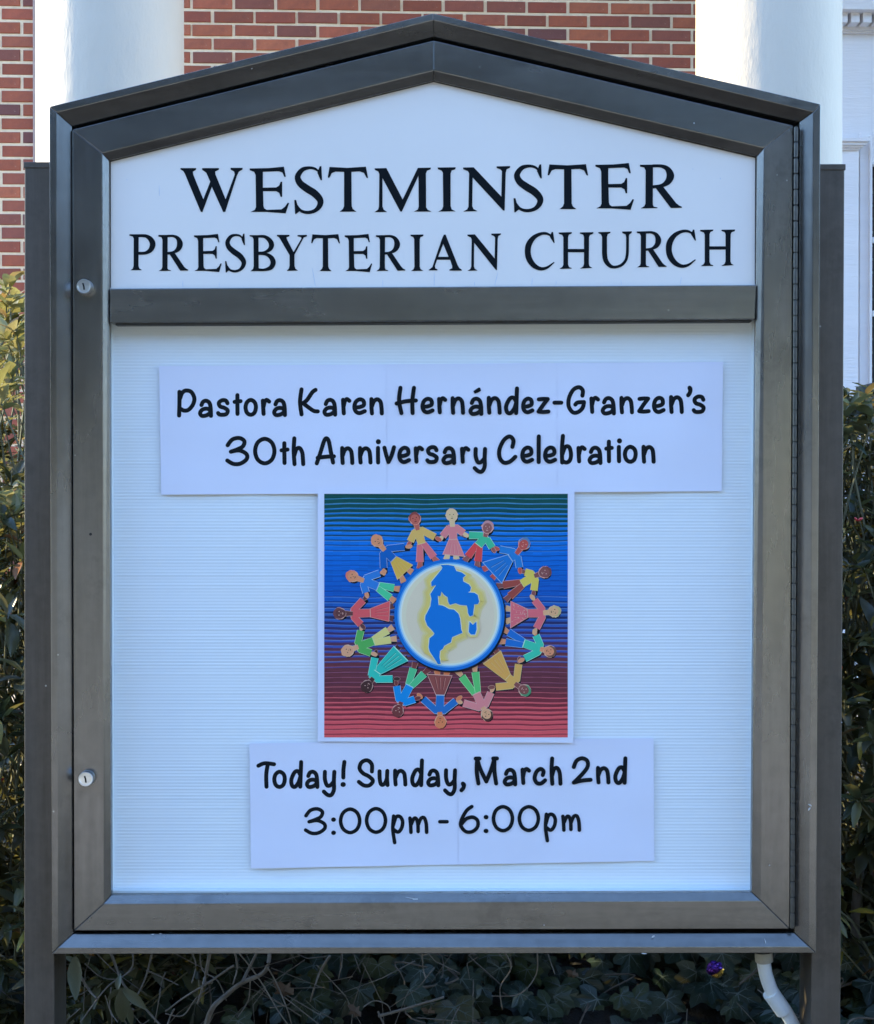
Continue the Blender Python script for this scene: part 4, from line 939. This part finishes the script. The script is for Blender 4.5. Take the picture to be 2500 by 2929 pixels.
spr2 = [(P(a, b, .5 + .2 * (i % 3)), (c, -.3, 1)) for i, (a, b, c) in enumerate(((2430,1150,-.3),(2455,1170,.3),(2480,1140,.4),(2496,1190,.2),(2440,1210,0),(2470,1240,-.2),(2425,1250,.3),(2495,1260,.4),(2450,1290,0),(2415,1190,0),(2480,1300,.1),(2430,1330,.2)))]
s2 = shrub('evergreen_shrub', 'dark narrow-leaved evergreen shrub right of the right post, with red buds', GS, (.80, .78, .43), (.84, .80, 1.09), (.50, .46, .60), 2000, 2, 6, spr2)
s3 = shrub('evergreen_shrub', 'unseen evergreen shrub behind the sign cabinet, made tall to shade the right shrub', GS, (.0, 1.05, .44), (-.05, .78, 1.42), (.60, .46, .52), 1100, 3, 7)  # unseen; height and depth shaped to keep sun off the right shrub and post
s4 = shrub('evergreen_shrub', 'evergreen shrub further left, beyond the left edge of the photograph', GS, (-1.7, .95, .43), (-1.72, .95, .95), (.50, .42, .45), 260, 4, 5)
for k, (x, y) in enumerate(((2453,1490),)): bud(s2, P(x, y, .42), 3, k)
bud(s1, P(4, 2232, .42), 3, 9)
# dim hedge further back closes the view under the sign
hz_ = random.Random(31)
hb_ = thing('back_hedge', (0, 2.0, .46), 'low dense dark hedge growing behind the shrubs and ivy', 'hedge')
lv = []
for k in range(9000):
    x = hz_.uniform(-2.6, 2.6); z = hz_.uniform(.6, 1.5 + .08*math.sin(x*5)); y = 1.75 + hz_.uniform(-.22, .25)
    d = Vector((hz_.uniform(-1, 1), hz_.uniform(-1, .3), hz_.uniform(-.3, 1))).normalized(); lv.append((basis(d, hz_.uniform(-1, 1), hz_.uniform(.05, .085), Vector((x, y, z))), hz_.randrange(8)))
Vs, Fs, off = [], [], 0
for m, k in lv:
    A = np.array([tuple(v) for v in LV[k][0]]); M = np.array(m); Vs.append(A @ M[:3, :3].T + M[:3, 3] - np.array((0, 2.0, .46))); Fs += [tuple(i+off for i in q) for q in LV[k][1]]; off += len(A)
o = link('foliage', mesh('foliage', np.concatenate(Vs).tolist(), Fs, [LEAF], smooth=True), hb_); o['kind'] = 'stuff'

# ivy bank under the sign
ri = random.Random(91)
iv = thing('ivy', (.2, .55, .45), 'dark green ivy with pale veins climbing the bank below the sign', 'ivy')
lv = []
def bank(x, s):
    """s 0..1 from front foot to the top of the ivy bank"""
    y = .30 + .75 * s + .05 * math.sin(x*6); z = .40 + .36 * math.sin(s * 1.45) + .035 * math.sin(x*9 + s*5); return Vector((x, y, z))
for k in range(3600):
    x = ri.uniform(-1.25, 1.25)
    dens = .5 if -.50 < x < -.05 else 1.0
    if ri.random() > dens: continue
    s = ri.uniform(0, 1) ; p = bank(x, s) + Vector((ri.uniform(-.01, .01), ri.uniform(-.05, .03), ri.uniform(-.05, .03)))
    nrm = Vector((ri.gauss(0, .38), -1 + ri.gauss(0, .3), .45 + ri.gauss(0, .35))).normalized(); dn = Vector((ri.gauss(0, .5), ri.gauss(0, .15), -1)); dn = (dn - nrm * dn.dot(nrm)).normalized()
    sd = nrm.cross(dn); M = Matrix((dn, sd, nrm)).transposed().to_4x4(); sz = ri.uniform(.040, .080)
    lv.append((Matrix.Translation(p) @ M @ Matrix.Diagonal((sz, sz, sz, 1)), ri.randrange(6)))
emit(iv, Vector((.2, .55, .45)), lv, IM, IV, [IVY, VEIN], 'leaf', 'foliage', True, 295)
st = []
for k in range(46):
    x = ri.uniform(-.9, 1.0); s = ri.uniform(0, .8); pts = []
    for i in range(5):
        p = bank(x, min(1, s)); p += Vector((0, -.03, ri.uniform(.0, .03))); pts.append(tuple(p)); x += ri.uniform(-.05, .06); s += ri.uniform(-.02, .08)
    c_ = crom(pts, 3); st.append(tube(c_, .0011 + ri.random()*.0008, 4, False))
v, f = join(st); o = part('vine_stems', v, f, BARK, iv); o['kind'] = 'stuff'

# bare branches under the left half of the cabinet (traced at their own depths)
bs = thing('bare_branches', (-.25, .40, .43), 'tangle of bare grey branches and twigs below the left half of the sign', 'branches')
def br(pts, r0_, r1_, y, name='branch'):
    c_ = [P(150 + a / 1.6082, 2700 + b / 1.6082, y + (i % 2) * .012) for i, (a, b) in enumerate(pts)]
    c_ = [Vector(q) for q in crom([tuple(q) for q in c_], 5)]; n = len(c_)
    v, f = tube(c_, [r0_ + (r1_ - r0_) * i / (n - 1) for i in range(n)], 7); part(name, v, f, BARK, bs, smooth=True)
BR = [([(690,520),(710,368),(740,290),(800,235),(870,180),(960,140),(990,100),(1000,30)], .0042, .0026, .24), ([(868,185),(905,110),(945,30)], .0024, .0018, .26),
 ([(725,30),(705,140),(690,200),(668,275)], .0026, .0014, .22), ([(832,100),(760,150),(690,195),(600,250),(520,310)], .0017, .0012, .23), ([(268,40),(295,110),(330,190),(420,290),(520,400)], .0022, .0015, .30),
 ([(840,40),(850,110),(830,185)], .0018, .001, .25), ([(1275,55),(1230,130),(1205,200),(1185,265)], .0020, .0010, .25), ([(1500,332),(1600,305),(1700,275),(1800,245)], .0022, .0015, .2), ([(1330,100),(1315,160)], .0011, .0007, .3),
 ([(130,150),(170,215),(205,250)], .0019, .0013, .25), ([(460,30),(430,150),(380,250),(300,340)], .0016, .001, .32), ([(520,130),(500,190),(490,260),(470,360)], .0010, .0008, .28),
 ([(640,40),(660,100),(640,180)], .0013, .0009, .3), ([(680,40),(690,120),(760,170),(800,260)], .0011, .0008, .31), ([(370,40),(360,120),(250,200),(130,360)], .0014, .001, .29), ([(990,110),(1030,180),(1080,300),(1100,370)], .0011, .0008, .22),
 ([(860,45),(950,160),(1040,310),(1085,375)], .0010, .0008, .21), ([(910,170),(900,260),(850,340)], .0010, .0007, .25), ([(520,320),(600,330),(660,250),(720,200)], .0010, .0007, .24), ([(270,200),(265,300),(300,360)], .0011, .0008, .27),
 ([(1700,40),(1705,110),(1718,160)], .0011, .0008, .24), ([(1430,290),(1480,262),(1540,280),(1560,325)], .0009, .0007, .2), ([(560,300),(540,340),(525,390)], .0014, .0012, .22), ([(430,120),(520,160),(580,190)], .0010, .0006, .3), ([(150,90),(220,150),(300,160),(380,110)], .0009, .0007, .33),
 ([(2075,30),(2110,110),(2060,200),(2070,300)], .0012, .0008, .25), ([(2230,40),(2225,140),(2150,230),(2020,240)], .0010, .0007, .24)]
for pts, a, b, y in BR: br(pts, a, b, y)
tw = []; rt = random.Random(6)
for k in range(150):
    x = rt.uniform(-.58, .1) if k % 9 else rt.uniform(.0, .5); p = Vector((x, rt.uniform(.28, .6), rt.uniform(.45, .85))); d = Vector((rt.gauss(0, 1), rt.gauss(0, .3), rt.gauss(0, .8))).normalized(); L_ = rt.uniform(.04, .16)
    m = p + d*L_*.5 + Vector((rt.uniform(-.012, .012), 0, rt.uniform(-.012, .012))); tw.append(tube([p, m, p + d*L_], [.0008, .0006, .0003], 4, False))
v, f = join(tw); o = part('twigs', v, f, BARK, bs); o['kind'] = 'stuff'
# the few big drooping leaves that hang in front of the tangle
HLM = plain('hanging_leaf', (.060, .066, .034), .5, .3, 60)
HL = [mesh('leaf', v, f, [HLM], smooth=True) for v, f in LV]
def hang(parent, pa, pb, y, mesh_i, roll=0):
    a, b = P(150 + pa[0]/1.6082, 2700 + pa[1]/1.6082, y), P(150 + pb[0]/1.6082, 2700 + pb[1]/1.6082, y); d = b - a
    o = link('leaf', HL[mesh_i], parent); m = basis(d.normalized(), roll, d.length, a); m.translation -= BASE[parent.name]['base']; o.matrix_basis = m
for pa, pb, y, k, r_ in (((105,60),(100,245),.2,0,1.2), ((320,205),(322,368),.2,2,1.4), ((325,205),(432,300),.2,3,1.2), ((350,280),(365,380),.21,5,1.4), ((300,210),(305,140),.22,6,1.3), ((320,205),(250,260),.24,1,1.0), ((60,60),(110,80),.2,4,1.1)): hang(bs, pa, pb, y, k, r_)
# dry leaves lodged in it
dl = [mesh('dry_leaf', [(0,0,0),(.12,.22,.1),(.30,.16,.05),(.38,.42,.16),(.55,.20,.02),(.78,.24,.12),(1,.02,.2),(.74,-.12,.05),(.66,-.36,.18),(.46,-.16,0),(.26,-.30,.14),(.2,-.10,.04),(.5,0,-.04)], [(k, (k+1) % 12, 12) for k in range(12)], [DEADL])]
for a, b, s in ((1110,235,.036), (1420,335,.026), (2420,150,.020), (380,300,.018), (1760,320,.022)):
    o = link('dry_leaf', dl[0], bs); m = basis(Vector((rt.uniform(-1, 1), -.2, rt.uniform(-.6, .6))).normalized(), rt.uniform(.8, 2.2), s, P(150 + a/1.6082, 2700 + b/1.6082, .26)); m.translation -= BASE[bs.name]['base']; o.matrix_basis = m

# crumpled foil in the ivy
bm = bmesh.new(); bmesh.ops.create_icosphere(bm, subdivisions=3, radius=.0100); rf = random.Random(2)
for v_ in bm.verts: v_.co *= 1 + rf.uniform(-.13, .13); v_.co.x *= 1.15; v_.co.z *= 1.1
me = bpy.data.meshes.new('foil_ball'); bm.to_mesh(me); bm.free(); me.materials.append(FOIL)
fo = link('foil_ball', me, None, P(2045, 2772, .22)); tag(fo, 'small crumpled ball of purple and gold foil caught in the ivy', 'foil')
